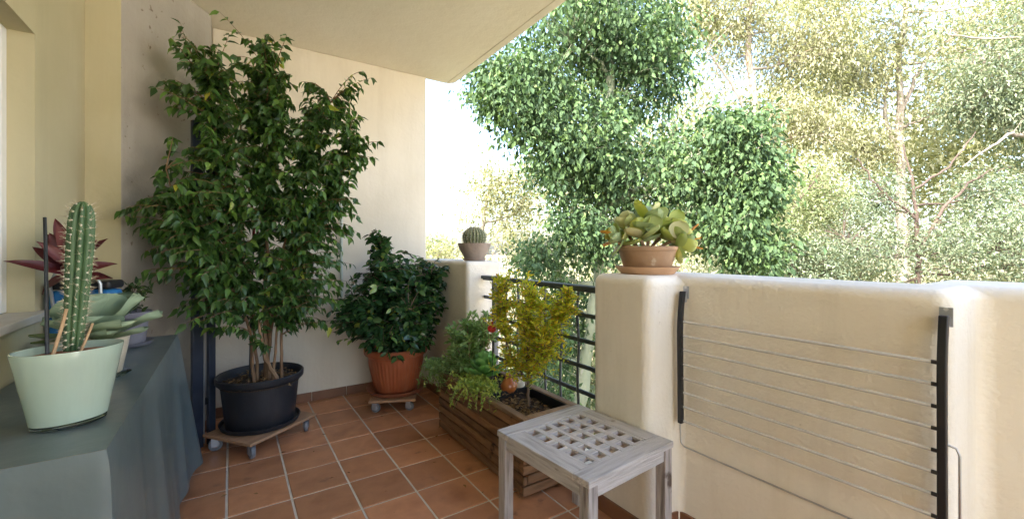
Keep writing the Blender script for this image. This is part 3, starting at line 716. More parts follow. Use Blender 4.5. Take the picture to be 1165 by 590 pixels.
# yellow shrub
yx, yy, yz = 1.36, 1.90, .335
ys = thing('yellow_shrub', 'small yellowing shrub growing at the near end of the planter', 'shrub', (yx, yy, yz))
rg = np.random.default_rng(8); o = np.array([yx, yy, yz])
st = [([(0,0,-.02),(.005,.01,.12),(-.015,.0,.28),(.0,-.01,.45)],.010,.003),([(0,0,.12),(-.08,.04,.26),(-.12,.10,.45),(-.1,.12,.62)],.005,.002),
      ([(0,0,.14),(.07,-.05,.30),(.12,-.14,.5),(.13,-.2,.62)],.005,.002),([(0,0,.10),(.05,.05,.25),(.03,.1,.5)],.005,.002),([(0,0,.16),(-.02,-.12,.28),(.0,-.16,.38)],.004,.002),([(0,0,.2),(.02,.02,.4),(.01,.0,.60)],.005,.002),([(0,0,.18),(.06,.0,.35),(.1,.02,.5)],.004,.002)]
v3 = [(.0,-.02,.42,.20,.24,.20,9),(-.09,.12,.52,.12,.14,.17,4),(.08,-.12,.50,.12,.14,.14,3.5),(.04,-.05,.27,.16,.20,.10,3),(-.08,.14,.66,.07,.07,.10,1.1),(.12,-.2,.62,.07,.08,.07,.9),(-.08,.06,.24,.13,.12,.10,1.6),(.0,-.03,.58,.12,.14,.10,2.5),(.06,-.13,.36,.12,.12,.14,2.5),(.10,-.24,.55,.06,.10,.12,.8),(-.02,.02,.68,.12,.14,.08,.8),(.0,-.02,.42,.26,.30,.24,2.0),(.0,.02,.20,.14,.16,.08,1.2)]
shrub(rg, ys, st, v3, 760, 14, .027, .45, M['leaf_yellow'], T_DIA, M['bark_brown'], droop=-.15, lift=.12, twig_r=.0013, maxlen=.20, leaf_u0=.05, jit=.035, edge=.8, smooth=False, spread=1.0)

# silvery herb
hb = thing('herb_bush', 'grey green leafy herb clump at the far end of the planter', 'plant', (1.29, 2.44, .355))
rg = np.random.default_rng(9)
st = [([(dx*.2,dy*.2,0),(dx*.6,dy*.6,.14),(dx,dy,h)],.004,.0015) for dx,dy,h in ((-.08,.1,.30),(0,.05,.36),(.08,.1,.32),(-.04,-.05,.26),(.06,-.06,.38),(.1,.0,.3),(-.1,.0,.22))]
v4 = [(.0,.05,.20,.15,.18,.18,6),(.06,.0,.28,.12,.14,.14,2.5),(-.06,.05,.10,.10,.14,.08,1.6)]
shrub(rg, hb, st, v4, 260, 13, .044, .42, M['leaf_herb'], T_OV, M['bark_ficus'], droop=-.3, lift=.1, twig_r=.0014, maxlen=.2, leaf_u0=.05, jit=.015, spread=.8)
# feathery flower spikes
fw = MB(); q = random.Random(4); PPs=[]; DDs=[]
for k in range(7):
    x, y = q.uniform(.04,.14), q.uniform(-.16,.05); hh = q.uniform(.36,.46)
    fw.tube([(x*.5,y*.5,.1),(x*.9,y*.9,.26),(x,y,hh)], [.0018,.0014,.0008], n=5)
    for j in range(26):
        u = .55+.45*j/26; PPs.append((x*(.5+.5*u), y*(.5+.5*u), .1+(hh-.1)*u)); an = q.uniform(0, 6.28); DDs.append((math.cos(an), math.sin(an), .8))
fw.build('flower_stem', M['bark_ficus'], hb, smooth=True)
PPs=np.array(PPs); DDs=np.array(DDs); leaves('flower_spike', PPs, DDs, np.tile([0,0,1.],(len(PPs),1)), np.full(len(PPs),.011), np.full(len(PPs),.006), T_DIA, M['leaf_herb'], hb)

# jade-like rosette
jd = thing('jade_plant', 'round leaved bright green succulent in the middle of the planter', 'succulent', (1.275, 2.235, .375))
mb = MB(); q = random.Random(2)
MB().tube([(0,0,-.01),(.0,.0,.06),(.005,.0,.11)], [.012,.011,.008], n=8).build('stem', M['bark_ficus'], jd, smooth=True)
for k in range(22):
    a_ = k*2.4; u = k/22; el = .15+u*1.15
    d_ = (math.cos(a_)*math.cos(el), math.sin(a_)*math.cos(el), math.sin(el))
    paddle(mb, (0,0,.04+.07*u), d_, (0,0,1) if el < 1.2 else (1,0,.2), .140-.04*u, .085-.012*u, .006, cup=.25, curl=-.12)
mb.build('leaves', M['leaf_jade'], jd, smooth=True)

# trailing plants over the planter's edge
def trailer(label, loc, dirs, seed, mat, L=.02, n=60, wr=.6, hang=.12, name='trailing_plant'):
    t = thing(name, label, 'plant', loc); q = np.random.default_rng(seed); mb = MB(); P = []; D = []; U = []
    for k in range(n):
        dx, dy = dirs[q.integers(len(dirs))]; an = q.normal(0, .6)
        ca, sa = math.cos(an), math.sin(an); d = np.array([dx*ca-dy*sa, dx*sa+dy*ca])
        ln_ = q.uniform(.05, .17)*(.6 if hang > .2 else 1); p0 = np.array([q.normal(0,.04), q.normal(0,.06), 0.0])
        pts = []
        for i in range(9):
            u = i/8; pts.append(p0 + np.array([d[0]*ln_*u, d[1]*ln_*u, .05*math.sin(u*2.2) + q.uniform(.9,1.1)*.02 - hang*max(0, u-.5)**1.3*2*(ln_/.17)]))
        mb.tube(pts, .001, n=4, cap=False)
        for i in range(22):
            u = q.uniform(.1, 1)*8; i_ = min(7, int(u)); p = pts[i_]*(1-(u-i_))+pts[i_+1]*(u-i_)
            P.append(p); D.append(q.normal(size=3)+[0,0,.3]); U.append([q.normal(0,.4), q.normal(0,.4), 1])
    P = np.array(P); Ls = L*(.6+.7*q.random(len(P)))
    leaves('leaves', P, np.array(D), np.array(U), Ls, Ls*wr, T_OV, mat, t, True); mb.build('stems', M['leaf_herb'], t)
trailer('yellow green trailing succulent spilling over the planter rim', (1.205, 2.13, .375), [(-1,0),(-1,.5),(0,1),(-.6,-1)], 3, M['leaf_trail'], .022, 75)
trailer('grey green trailing plant hanging over the far corner of the planter', (1.165, 2.60, .385), [(-1,0),(-.9,.5),(-.6,1),(-.9,-.5)], 4, M['leaf_herb'], .022, 70, hang=.34)

# red ball, ceramic ornaments
rb = thing('red_ball_ornament', 'small round red fruit ornament on a thin stick in the planter', 'ornament', (1.25, 2.105, .375))
MB().tube([(0,0,-.02),(.004,0,.18),(0,0,.335)], .002, n=6).build('stick', M['black_metal'], rb, smooth=True)
mb = MB().ball((0,0,.360), .026, 14, .95); mb.tube([(0,0,.382),(0,0,.392),(0,0,.400)], [.006,.007,.010], n=10); mb.build('ball', M['pomegranate'], rb, smooth=True)
og = thing('orange_gourd', 'small orange pear shaped gourd lying by the black liner', 'ornament', (1.345, 2.075, .36))
MB().lathe([(.001,0),(.032,.004),(.046,.025),(.048,.042),(.038,.064),(.024,.078),(.020,.092),(.014,.104),(.001,.108)], 32).build('body', M['gourd_orange'], og, smooth=True)
MB().tube([(0,0,.106),(.004,.002,.118),(.010,.004,.124)], [.005,.004,.004], n=8).build('stalk', M['bamboo'], og, smooth=True)
wg = thing('white_gourd', 'pale pointed gourd standing behind the orange one', 'ornament', (1.42, 2.085, .36))
MB().lathe([(.001,0),(.030,.004),(.038,.028),(.034,.055),(.022,.085),(.012,.11),(.006,.124),(.001,.128)], 28).build('body', M['ceramic_white'], wg, smooth=True)
MB().tube([(0,0,.126),(.002,.003,.136)], [.004,.003], n=8).build('stalk', M['bamboo'], wg, smooth=True)

# ------------------------------------------------------------------ stool
sa = .075; SWX, SLY, SZ = .478, .500, .450
sl = thing('stool', 'weathered grey teak stool with a lattice top beside the pillar', 'stool', (1.168, 1.262, 0), sa)
w2, l2 = SWX/2, SLY/2; bw_ = .072; tt = .024
for s in (-1, 1):
    x0, x1 = sorted((s*w2, s*(w2-bw_))); MB().box(x0, x1, -l2+bw_+.0008, l2-bw_-.0008, SZ-tt, SZ-.0008).build('top_side_board', M['teak_y'], sl, bevel=.0025)
    y0, y1 = sorted((s*l2, s*(l2-bw_))); MB().box(-w2, w2, y0, y1, SZ-tt, SZ).build('top_end_board', M['teak_x'], sl, bevel=.0025)
iw, il = SWX-2*bw_, SLY-2*bw_
la = MB(); lb = MB(); nh = 5; px_, py_ = iw/nh, il/nh
hole = .041
for i in range(nh+1):
    x = -w2+bw_+i*px_; h_ = (px_-hole)/2
    x0 = max(x-h_, -w2+bw_+.0006); x1 = min(x+h_, w2-bw_-.0006)
    la.box(x0, x1, -l2+bw_+.001, l2-bw_-.001, SZ-.0125, SZ-.0022)
    y = -l2+bw_+i*py_; h2 = (py_-hole)/2
    y0 = max(y-h2, -l2+bw_+.0006); y1 = min(y+h2, l2-bw_-.0006)
    lb.box(-w2+bw_+.001, w2-bw_-.001, y0, y1, SZ-.0235, SZ-.0129)
la.build('lattice', M['teak_y'], sl, bevel=.0012); lb.build('lattice', M['teak_x'], sl, bevel=.0012)
# cross strips rise flush between the long ones
lc = MB()
for j in range(nh+1):
    y = -l2+bw_+j*py_; h2 = (py_-hole)/2; y0 = max(y-h2, -l2+bw_+.0012); y1 = min(y+h2, l2-bw_-.0012)
    for i in range(nh):
        x0 = -w2+bw_+i*px_+(px_-hole)/2+.0004; lc.box(x0, x0+hole-.0008, y0, y1, SZ-.0124, SZ-.0032)
lc.build('lattice', M['teak_x'], sl, bevel=.001)
lw_ = .044
for sx in (-1, 1):
    for sy in (-1, 1):
        x0, x1 = sorted((sx*(w2-.004), sx*(w2-.004-lw_))); y0, y1 = sorted((sy*(l2-.004), sy*(l2-.004-lw_)))
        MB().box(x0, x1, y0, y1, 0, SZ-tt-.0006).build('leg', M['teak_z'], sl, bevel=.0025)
for s in (-1, 1):
    x0, x1 = sorted((s*(w2-.010), s*(w2-.032))); MB().box(x0, x1, -l2+lw_+.005, l2-lw_-.005, SZ-tt-.045, SZ-tt-.0008).build('apron', M['teak_y'], sl, bevel=.002)
    y0, y1 = sorted((s*(l2-.010), s*(l2-.032))); MB().box(-w2+lw_+.005, w2-lw_-.005, y0, y1, SZ-tt-.045, SZ-tt-.0008).build('apron', M['teak_x'], sl, bevel=.002)

# ------------------------------------------------------------------ wall drying rack (folded)
dr = thing('drying_rack', 'folded wall drying rack with steel rods on the parapet', 'drying rack', (X2, .72, .68))
def arm(y, tilt):
    mb = MB(); w = .019; prof = []
    zs = np.linspace(1.012, .462, 14)
    V = []
    for z in zs:
        u = (1.012-z)/.55
        x = -.026 - .020*math.sin(min(1, u*3.2)*PI/2) + .006*u - (0 if u > .06 else 0)
        V.append((x, z))
    n = len(V); VV = []
    for x, z in V:
        VV += [(x-.008, y-w*.5, z), (x+.012, y-w*.5, z), (x+.012, y+w*.5, z), (x-.008, y+w*.5, z)]
    VV = [(a_, b_-.72, c_-.68) for a_, b_, c_ in VV]
    F = [(3,2,1,0), tuple((n-1)*4+k for k in range(4))]
    for i in range(n-1):
        for k in range(4): F.append((i*4+k, i*4+(k+1) % 4, (i+1)*4+(k+1) % 4, (i+1)*4+k))
    mb.add(VV, F); mb.build('arm', M['black_plastic'], dr, bevel=.003, seg=3)
arm(1.103, 0); arm(.316, 0)
for y in (1.103, .316):
    br = MB().box(-.004, -.0005, y-.72-.014, y-.72+.014, .30, .352)
    br.box(-.020, -.0045, y-.72-.006, y-.72+.006, .285, .328)
    b_ = br.build('bracket', M['zinc'], dr, bevel=.001)
    MB().tube([(-.006, y-.72, .347), (-.001, y-.72, .347)], .005, n=12).build('screw', M['steel'], b_)
for k in range(8):
    z = .888-.0586*k-.68
    rod = MB().tube([(-.045, -.394, z), (-.045, .372, z)], .0048, n=10).build('rod', M['rod_white'], dr, smooth=True)
    for y0, y1 in ((-.396,-.384),(.364,.375)): MB().tube([(-.045,y0,z),(-.045,y1,z)], .0055, n=10).build('rod_cap', M['black_plastic'], rod, smooth=True)
wl = MB().tube([(-.018,.398,.28),(-.014,.405,.05),(-.010,.405,-.25),(-.010,.400,-.315),(-.010,.385,-.325),(-.010,-.36,-.325),(-.012,-.425,-.32),(-.024,-.434,-.30),(-.026,-.434,-.03),(-.028,-.428,-.012),(-.03,-.40,-.006)], .0030, n=8)
wl.build('wire_brace', M['alu'], dr, smooth=True)

# ------------------------------------------------------------------ pots on the walls
# ball cactus
bc = thing('potted_cactus', 'round spiny ball cactus in a grey clay bowl on the far wall end', 'potted cactus', (1.565, 2.90, 1.10))
MB().lathe(saucer_profile(.090, .020), 48).build('saucer', M['clay_grey'], bc, smooth=True)
MB().lathe([(.001,.010),(.068,.010),(.074,.016),(.098,.06),(.118,.10),(.127,.128),(.128,.134),(.120,.134),(.11,.11),(.001,.105)], 56).build('pot', M['clay_grey'], bc, smooth=True)
MB().lathe([(.001,.120),(.115,.118),(.115,.11),(.001,.11)], 32).build('soil', M['soil_red'], bc)
br_ = .088; nr = 21
cb = MB().lathe([(max(.001, br_*math.sin(PI*i/20)), .178-br_*.92*math.cos(PI*i/20)) for i in range(21)], nr*8, rfun=lambda a,i,r,z: 1+.045*math.cos(nr*a))
body = cb.build('body', M['cactus_ball'], bc, smooth=False)
for p in body.data.polygons: p.use_smooth = True
sp = MB(); ar = MB(); q = random.Random(9)
for k in range(nr):
    a = 2*PI*k/nr
    for i in range(3, 19):
        th = PI-PI*i/20 if False else PI*i/20
        r = br_*math.sin(th)*1.045; z = .178-br_*.92*math.cos(th)
        if z < .12: continue
        p = Vector((r*math.cos(a), r*math.sin(a), z)); nrm = Vector((math.cos(a)*math.sin(th), math.sin(a)*math.sin(th), -math.cos(th)))
        ar.ball(p, .0026, 3)
        for j in range(6):
            d = (nrm + Vector((q.gauss(0,.7), q.gauss(0,.7), q.gauss(0,.7)))).normalized()
            sp.tube([p, p+d*q.uniform(.010,.018)], [.0006,.0002], n=3, cap=False)
sp.build('spines', M['spine'], bc); ar.build('areoles', M['areole'], bc, smooth=True)

# paddle succulent on the near pillar
kx, ky = 1.625, 1.318
ks = thing('potted_succulent', 'paddle leaved succulent with orange tipped leaves in a clay pot on the pillar', 'potted plant', (kx, ky, Z0))
MB().lathe([(.001,0),(.118,0),(.122,.004),(.128,.012),(.146,.030),(.148,.034),(.138,.034),(.12,.014),(.001,.012)], 64).build('saucer', M['clay_light'], ks, smooth=True)
MB().lathe([(.001,.015),(.096,.015),(.104,.02),(.118,.06),(.130,.10),(.133,.108),(.137,.110),(.138,.124),(.132,.127),(.124,.122),(.12,.108),(.001,.105)], 64, sx=.98).build('pot', M['clay'], ks, smooth=True)
MB().lathe([(.001,.116),(.123,.114),(.12,.108),(.001,.108)], 32).build('soil', M['soil_red'], ks)
q = random.Random(12); cv = (.835,-.55)    # camera-right direction in plan
def kp(r_, d_, z_):   # right / away / up from the pot's centre
    r_ *= 1.34; z_ = z_ if z_ < .115 else .115+(z_-.115)*1.35
    return Vector((r_*.835+d_*.55, -r_*.55+d_*.835, z_))
km = MB(); ko = MB()
heads = [(-.105,-.02,.155,-.5,.75),(-.03,-.03,.165,-.1,1.0),(.005,.0,.205,.05,1.15),(.09,0.0,.165,.35,.95),(-.06,.04,.185,-.2,.9),(.06,.05,.18,.2,.9),(.11,-.02,.13,.7,.8)]
for hx_, hd, hz, lean, sc_ in heads:
    c0 = kp(hx_*.35, hd, .112); c1 = kp(hx_, hd, hz)
    stp = MB()
    ax = (c1-c0).normalized()
    for k in range(9):
        a_ = k*2.40+hx_*30; u = k/9; el = -.25+u*1.45
        x_ = ax.orthogonal().normalized(); y_ = ax.cross(x_)
        d_ = (x_*math.cos(a_)+y_*math.sin(a_))*math.cos(el)+ax*math.sin(el)
        upv = ax if el < 1.0 else x_
        paddle(km, c1+ax*(-.035+.045*u), d_, upv, (.112-.025*u)*sc_*q.uniform(.85,1.15), (.086-.015*u)*sc_*q.uniform(.9,1.15), .006, cup=.35, curl=-.18)
# a few conspicuous leaves
for r_, d_, z_, dr_, dd_, dz_, L_, W_, m_ in ((.0,-.05,.17,.05,-.25,1,.085,.085,0),(.09,-.04,.15,.12,-.2,1,.085,.085,0),(.045,-.02,.215,-.25,-.1,1,.06,.07,0),(.10,.02,.19,.2,.0,1,.085,.07,0),
        (.11,-.03,.135,1,-.1,-.55,.10,.032,1),(.12,0,.14,1,0,.12,.095,.026,1),(-.13,-.03,.165,-1,-.4,.1,.055,.055,2),(-.12,-.02,.14,-.8,-.4,-.6,.06,.045,1),(.12,-.02,.16,.9,.0,.55,.09,.03,1)):
    tgt = ko if m_ else km
    paddle(tgt, kp(r_, d_, z_), kp(dr_, dd_, dz_), kp(0,-1,.25) if m_ == 0 else (0,0,1), L_, W_, .005, cup=.3, curl=-.1)
km.build('leaves', M['leaf_kalan'], ks, smooth=True); ko.build('orange_leaves', M['leaf_kalan_orange'], ks, smooth=True)
sm = MB()
for hx_, hd, hz, lean, sc_ in heads: sm.tube([kp(hx_*.35, hd, .112), kp(hx_, hd, hz-.02)], .008, n=8)
sm.build('stem', M['bark_ficus'], ks, smooth=True)

# ------------------------------------------------------------------ plants on the table
TZ = .752
# column cactus in oval green pot ; long axis along camera-right tilted
gx_, gy_ = -.338, 1.51
gp = thing('potted_cactus', 'tall ribbed column cactus in a pale green oval pot on the table', 'potted cactus', (gx_, gy_, TZ))
rot = R(28)
prof = [(.001,.0),(.90,.0),(.965,.006),(1.0,.012)]
gl = MB(); PK = .89
def oval(mb, rows, n=72, k_=1.0):
    V = []; F = []
    for rx, ry, z, tl_ in rows:
        for k in range(n):
            a = 2*PI*k/n; x = rx*math.cos(a); y = ry*math.sin(a)
            V.append((x*math.cos(rot)-y*math.sin(rot), x*math.sin(rot)+y*math.cos(rot), z+tl_*math.cos(a)))
    m = len(rows)
    for i in range(m-1):
        for k in range(n):
            a = i*n+k; b = i*n+(k+1) % n; F.append((a, b, b+n, a+n))
    F.append(tuple(range(n-1,-1,-1))); F.append(tuple((m-1)*n+k for k in range(n)))
    return mb.add(V, F)
oval(gl, [(a_*PK, b_*PK, c_, d_) for a_, b_, c_, d_ in [(.004,.004,.012,0),(.072,.056,.012,0),(.081,.063,.014,0),(.084,.066,.03,0),(.096,.076,.09,0),(.108,.086,.15,0),(.116,.092,.186,0),(.1155,.0915,.190,0),(.1115,.0885,.190,0),(.107,.084,.165,0),(.105,.082,.158,0),(.004,.004,.158,0)]])
gl.build('pot', M['glass_green'], gp, smooth=True)
gb_ = MB(); oval(gb_, [(a_*PK, b_*PK, c_, d_) for a_, b_, c_, d_ in [(.004,.004,0,0),(.072,.056,0,0),(.078,.061,.003,0),(.078,.061,.009,0),(.074,.057,.0115,0),(.004,.004,.0115,0)]]); gb_.build('base', M['glass'], gp, smooth=True)
gs = MB(); oval(gs, [(.004,.004,.160,0),(.0945,.0735,.160,0),(.092,.071,.172,0),(.07,.045,.175,0),(.004,.004,.176,0)]); gs.build('soil', M['soil_red'], gp, smooth=True)
cx_, cy_ = -.004, .035; nr = 9; H_ = .395
rows = [(.010,0),(.0155,.012),(.0175,.05),(.0195,.12),(.022,.2),(.0235,.28),(.023,.34),(.020,.372),(.013,.388),(.004,H_)]
def lean(z): return (cx_+.020*(z/H_), cy_+.006*math.sin(z*8))
cm = MB(); V = []; n = nr*8
fr_ = []
for i in range(46):
    z = H_*i/45; r = np.interp(z, [b for a,b in rows], [a for a,b in rows]); fr_.append((z, r))
for z, r in fr_:
    lx, ly = lean(z)
    for k in range(n):
        a = 2*PI*k/n; rr = r*(1+.17*(abs(math.cos(nr*a/2))**.8*2-1)); V.append((lx+rr*math.cos(a), ly+rr*math.sin(a), .165+z))
cm.add(V, [(i*n+k, i*n+(k+1) % n, (i+1)*n+(k+1) % n, (i+1)*n+k) for i in range(45) for k in range(n)] + [tuple(45*n+k for k in range(n))])
cm.build('body', M['cactus'], gp, smooth=True)
ar = MB(); sp = MB(); q = random.Random(5)
for k in range(nr):
    a = 2*PI*k/nr
    for j in range(20):
        z = .02+j*.0192+ (k % 2)*.008
        if z > H_-.008: continue
        r = np.interp(z, [b for _a,b in rows], [_a for _a,b in rows])*1.17; lx, ly = lean(z)
        z += q.uniform(-.003,.003); p = Vector((lx+r*math.cos(a), ly+r*math.sin(a), .165+z)); ar.ball(p, q.uniform(.0018,.0028), 4)
        nrm = Vector((math.cos(a), math.sin(a), .1 if z < .36 else .8))
        for _ in range(6):
            d = (nrm+Vector((q.gauss(0,.5), q.gauss(0,.5), q.gauss(0,.5)))).normalized(); sp.tube([p, p+d*q.uniform(.006,.016 if z < .35 else .022)], [.0006,.0002], n=3, cap=False)
ar.build('areoles', M['areole'], gp, smooth=True); sp.build('spines', M['spine'], gp)
MB().tube([(-.045,.02,.165),(-.062,.08,.40),(-.074,.118,.520)], [.0042,.004,.0038], n=8).build('stake', M['black_metal'], gp, smooth=True)
MB().tube([(-.030,-.012,.165),(-.018,.01,.235),(-.010,.018,.285)], [.004,.0038,.0035], n=7).build('stake', M['bamboo'], gp, smooth=True)
MB().tube([(.014,.01,.165),(.026,.02,.205),(.036,.03,.242)], [.003,.003,.0027], n=7).build('stake', M['bamboo'], gp, smooth=True)

# cabbage-like succulent in cream oval pot
ex, ey = -.395, 1.985
es = thing('potted_succulent', 'large grey green cabbage shaped succulent in a cream pot on the table', 'potted plant', (ex, ey, TZ))
rot = R(10)
eb = MB(); oval(eb, [(.004,.004,.0,0),(.088,.066,.0,0),(.094,.07,.003,0),(.104,.08,.010,0),(.102,.078,.012,0),(.004,.004,.008,0)]); eb.build('saucer', M['glass'], es, smooth=True)
ep = MB(); oval(ep, [(.004,.004,.0125,0),(.075,.055,.0125,0),(.080,.06,.016,0),(.092,.070,.08,0),(.102,.078,.142,0),(.097,.073,.142,0),(.09,.066,.125,0),(.004,.004,.125,0)]); ep.build('pot', M['glazed_cream'], es, smooth=True)
sb = MB(); oval(sb, [(.004,.004,.126,0),(.0895,.066,.126,0),(.088,.064,.130,0),(.004,.004,.132,0)]); sb.build('soil', M['soil_red'], es)
km = MB(); q = random.Random(3)
def ep_(r_, d_, z_): return Vector((r_*.835+d_*.55, -r_*.55+d_*.835, z_))
ES = 1.12
spec = [ # right, away, up ; length ; width ; start height
 (.85,-.5,.55,.16,.12,.13),(.45,-.8,.75,.15,.14,.13),(.95,.2,.6,.16,.12,.135),(-.3,-.9,.75,.13,.13,.135),(.15,-.45,1.1,.15,.16,.14),(-.45,-.1,.9,.13,.14,.14),
 (.65,.1,1.0,.155,.15,.14),(.1,.5,.95,.15,.14,.14),(-.7,.3,.7,.13,.12,.14),(1,-.25,.25,.165,.07,.13),(.8,-.7,.30,.155,.07,.13),(.35,-.3,1.3,.13,.14,.15)]
for a_, b_, c_, L_, W_, z_ in spec:
    paddle(km, ep_(a_*.02+.03, b_*.02, z_), ep_(a_, b_, c_), (0,0,1) if c_ < .8 else ep_(-a_, -b_-.4, .6), L_*ES, W_*ES, .006, cup=.34, curl=.02 if c_ < .5 else .16, wave=.05, nu=14, nv=8, tipw=1.5, power=.45)
km.build('leaves', M['leaf_cabbage'], es, smooth=True)
kg = MB()
for a_, b_, c_, L_, W_ in ((-1,-.15,.10,.17,.07),(-.8,-.5,.02,.13,.055),(1,-.7,-.02,.20,.045),(.9,-.9,-.05,.14,.04)):
    paddle(kg, ep_(a_*.03+.02, b_*.02, .135), ep_(a_, b_, c_), (0,0,1), L_, W_, .006, cup=.15, curl=.02, nu=12, nv=6, tipw=1.1)
kg.build('lower_leaves', M['leaf_paddle_green'], es, smooth=True)

# grey pot with small dark plant
qx, qy = -.395, 2.585
gq = thing('potted_plant', 'small dark leafy plant in a grey plastic pot at the far end of the table', 'potted plant', (qx, qy, TZ))
MB().lathe(saucer_profile(.098, .018), 48).build('saucer', M['pot_grey'], gq, smooth=True)
MB().lathe([(.001,.01),(.060,.01),(.066,.014),(.072,.07),(.079,.125),(.088,.128),(.090,.132),(.090,.150),(.086,.153),(.08,.148),(.07,.12),(.001,.12)], 48).build('pot', M['pot_grey'], gq, smooth=True)
MB().lathe([(.001,.135),(.078,.133),(.074,.125),(.001,.125)], 24).build('soil', M['soil'], gq)
rg = np.random.default_rng(31)
st = [([(0,0,.13),(dx*.5,dy*.5,.13+h*.6),(dx,dy,.13+h)],.003,.001) for dx,dy,h in ((.03,-.02,.12),(-.05,.0,.10),(.0,.04,.15),(.05,.03,.08),(-.02,-.04,.1))]
shrub(rg, gq, st, [(0,0,.20,.10,.09,.07,3),(.03,-.02,.25,.06,.06,.05,1)], 40, 7, .036, .5, M['leaf_dark'], T_OV, M['bark_brown'], droop=.3, maxlen=.12, twig_r=.0014)

# maroon cordyline
cx2, cy2 = -.50, 2.215
cd = thing('potted_cordyline', 'maroon strap leaved cordyline behind the column cactus', 'potted plant', (cx2, cy2, TZ))
MB().lathe(pot_profile(.045,.06,.11), 40).build('pot', M['pot_grey'], cd, smooth=True)
MB().lathe([(.001,.09),(.053,.09),(.051,.08),(.001,.08)], 24).build('soil', M['soil'], cd)
MB().tube([(0,0,.085),(.004,.0,.2),(-.004,0,.33),(.0,0,.42)], [.006,.006,.005,.004], n=8).build('stem', M['bark_brown'], cd, smooth=True)
q = np.random.default_rng(14); km = MB()
for k in range(24):
    a_ = k*2.4+.5; u = k/24; el = .10+1.35*u+q.normal(0,.10)
    d_ = (math.cos(a_)*math.cos(el), math.sin(a_)*math.cos(el), math.sin(el))
    if d_[0] < -.55: d_ = (-.45, d_[1], d_[2])
    L_ = q.uniform(.12,.175)*(1-.2*u)
    paddle(km, (0,0,.33+.10*u), d_, (-.25+.5*q.random(),-.9,.55), L_, .038, .0012, cup=.30, curl=.12+.35*(1-u), nu=9, nv=4, tipw=.8, power=.8)
km.build('leaves', M['leaf_red'], cd, smooth=True)

# blue bag
bg = thing('bag', 'blue cool bag with black trim and a handle at the back of the table', 'bag', (-.485, 2.385, TZ), R(-18))
bb = MB().box(-.10, .10, -.05, .05, .002, .275); bo = bb.build('body', M['blue_bag'], bg, bevel=.018, seg=4)
MB().box(-.102, .102, -.053, .053, .277, .31).build('lid', M['black_plastic'], bg, bevel=.012, seg=4)
MB().box(-.02, .02, -.0585, -.0555, .06, .2).build('pocket_trim', M['black_plastic'], bg, bevel=.001)
MB().tube([(-.075,-.052,.20),(-.08,-.065,.30),(-.06,-.07,.345),(.06,-.07,.345),(.08,-.065,.30),(.075,-.052,.20)], .006, n=10).build('handle', M['alu'], bg, smooth=True)

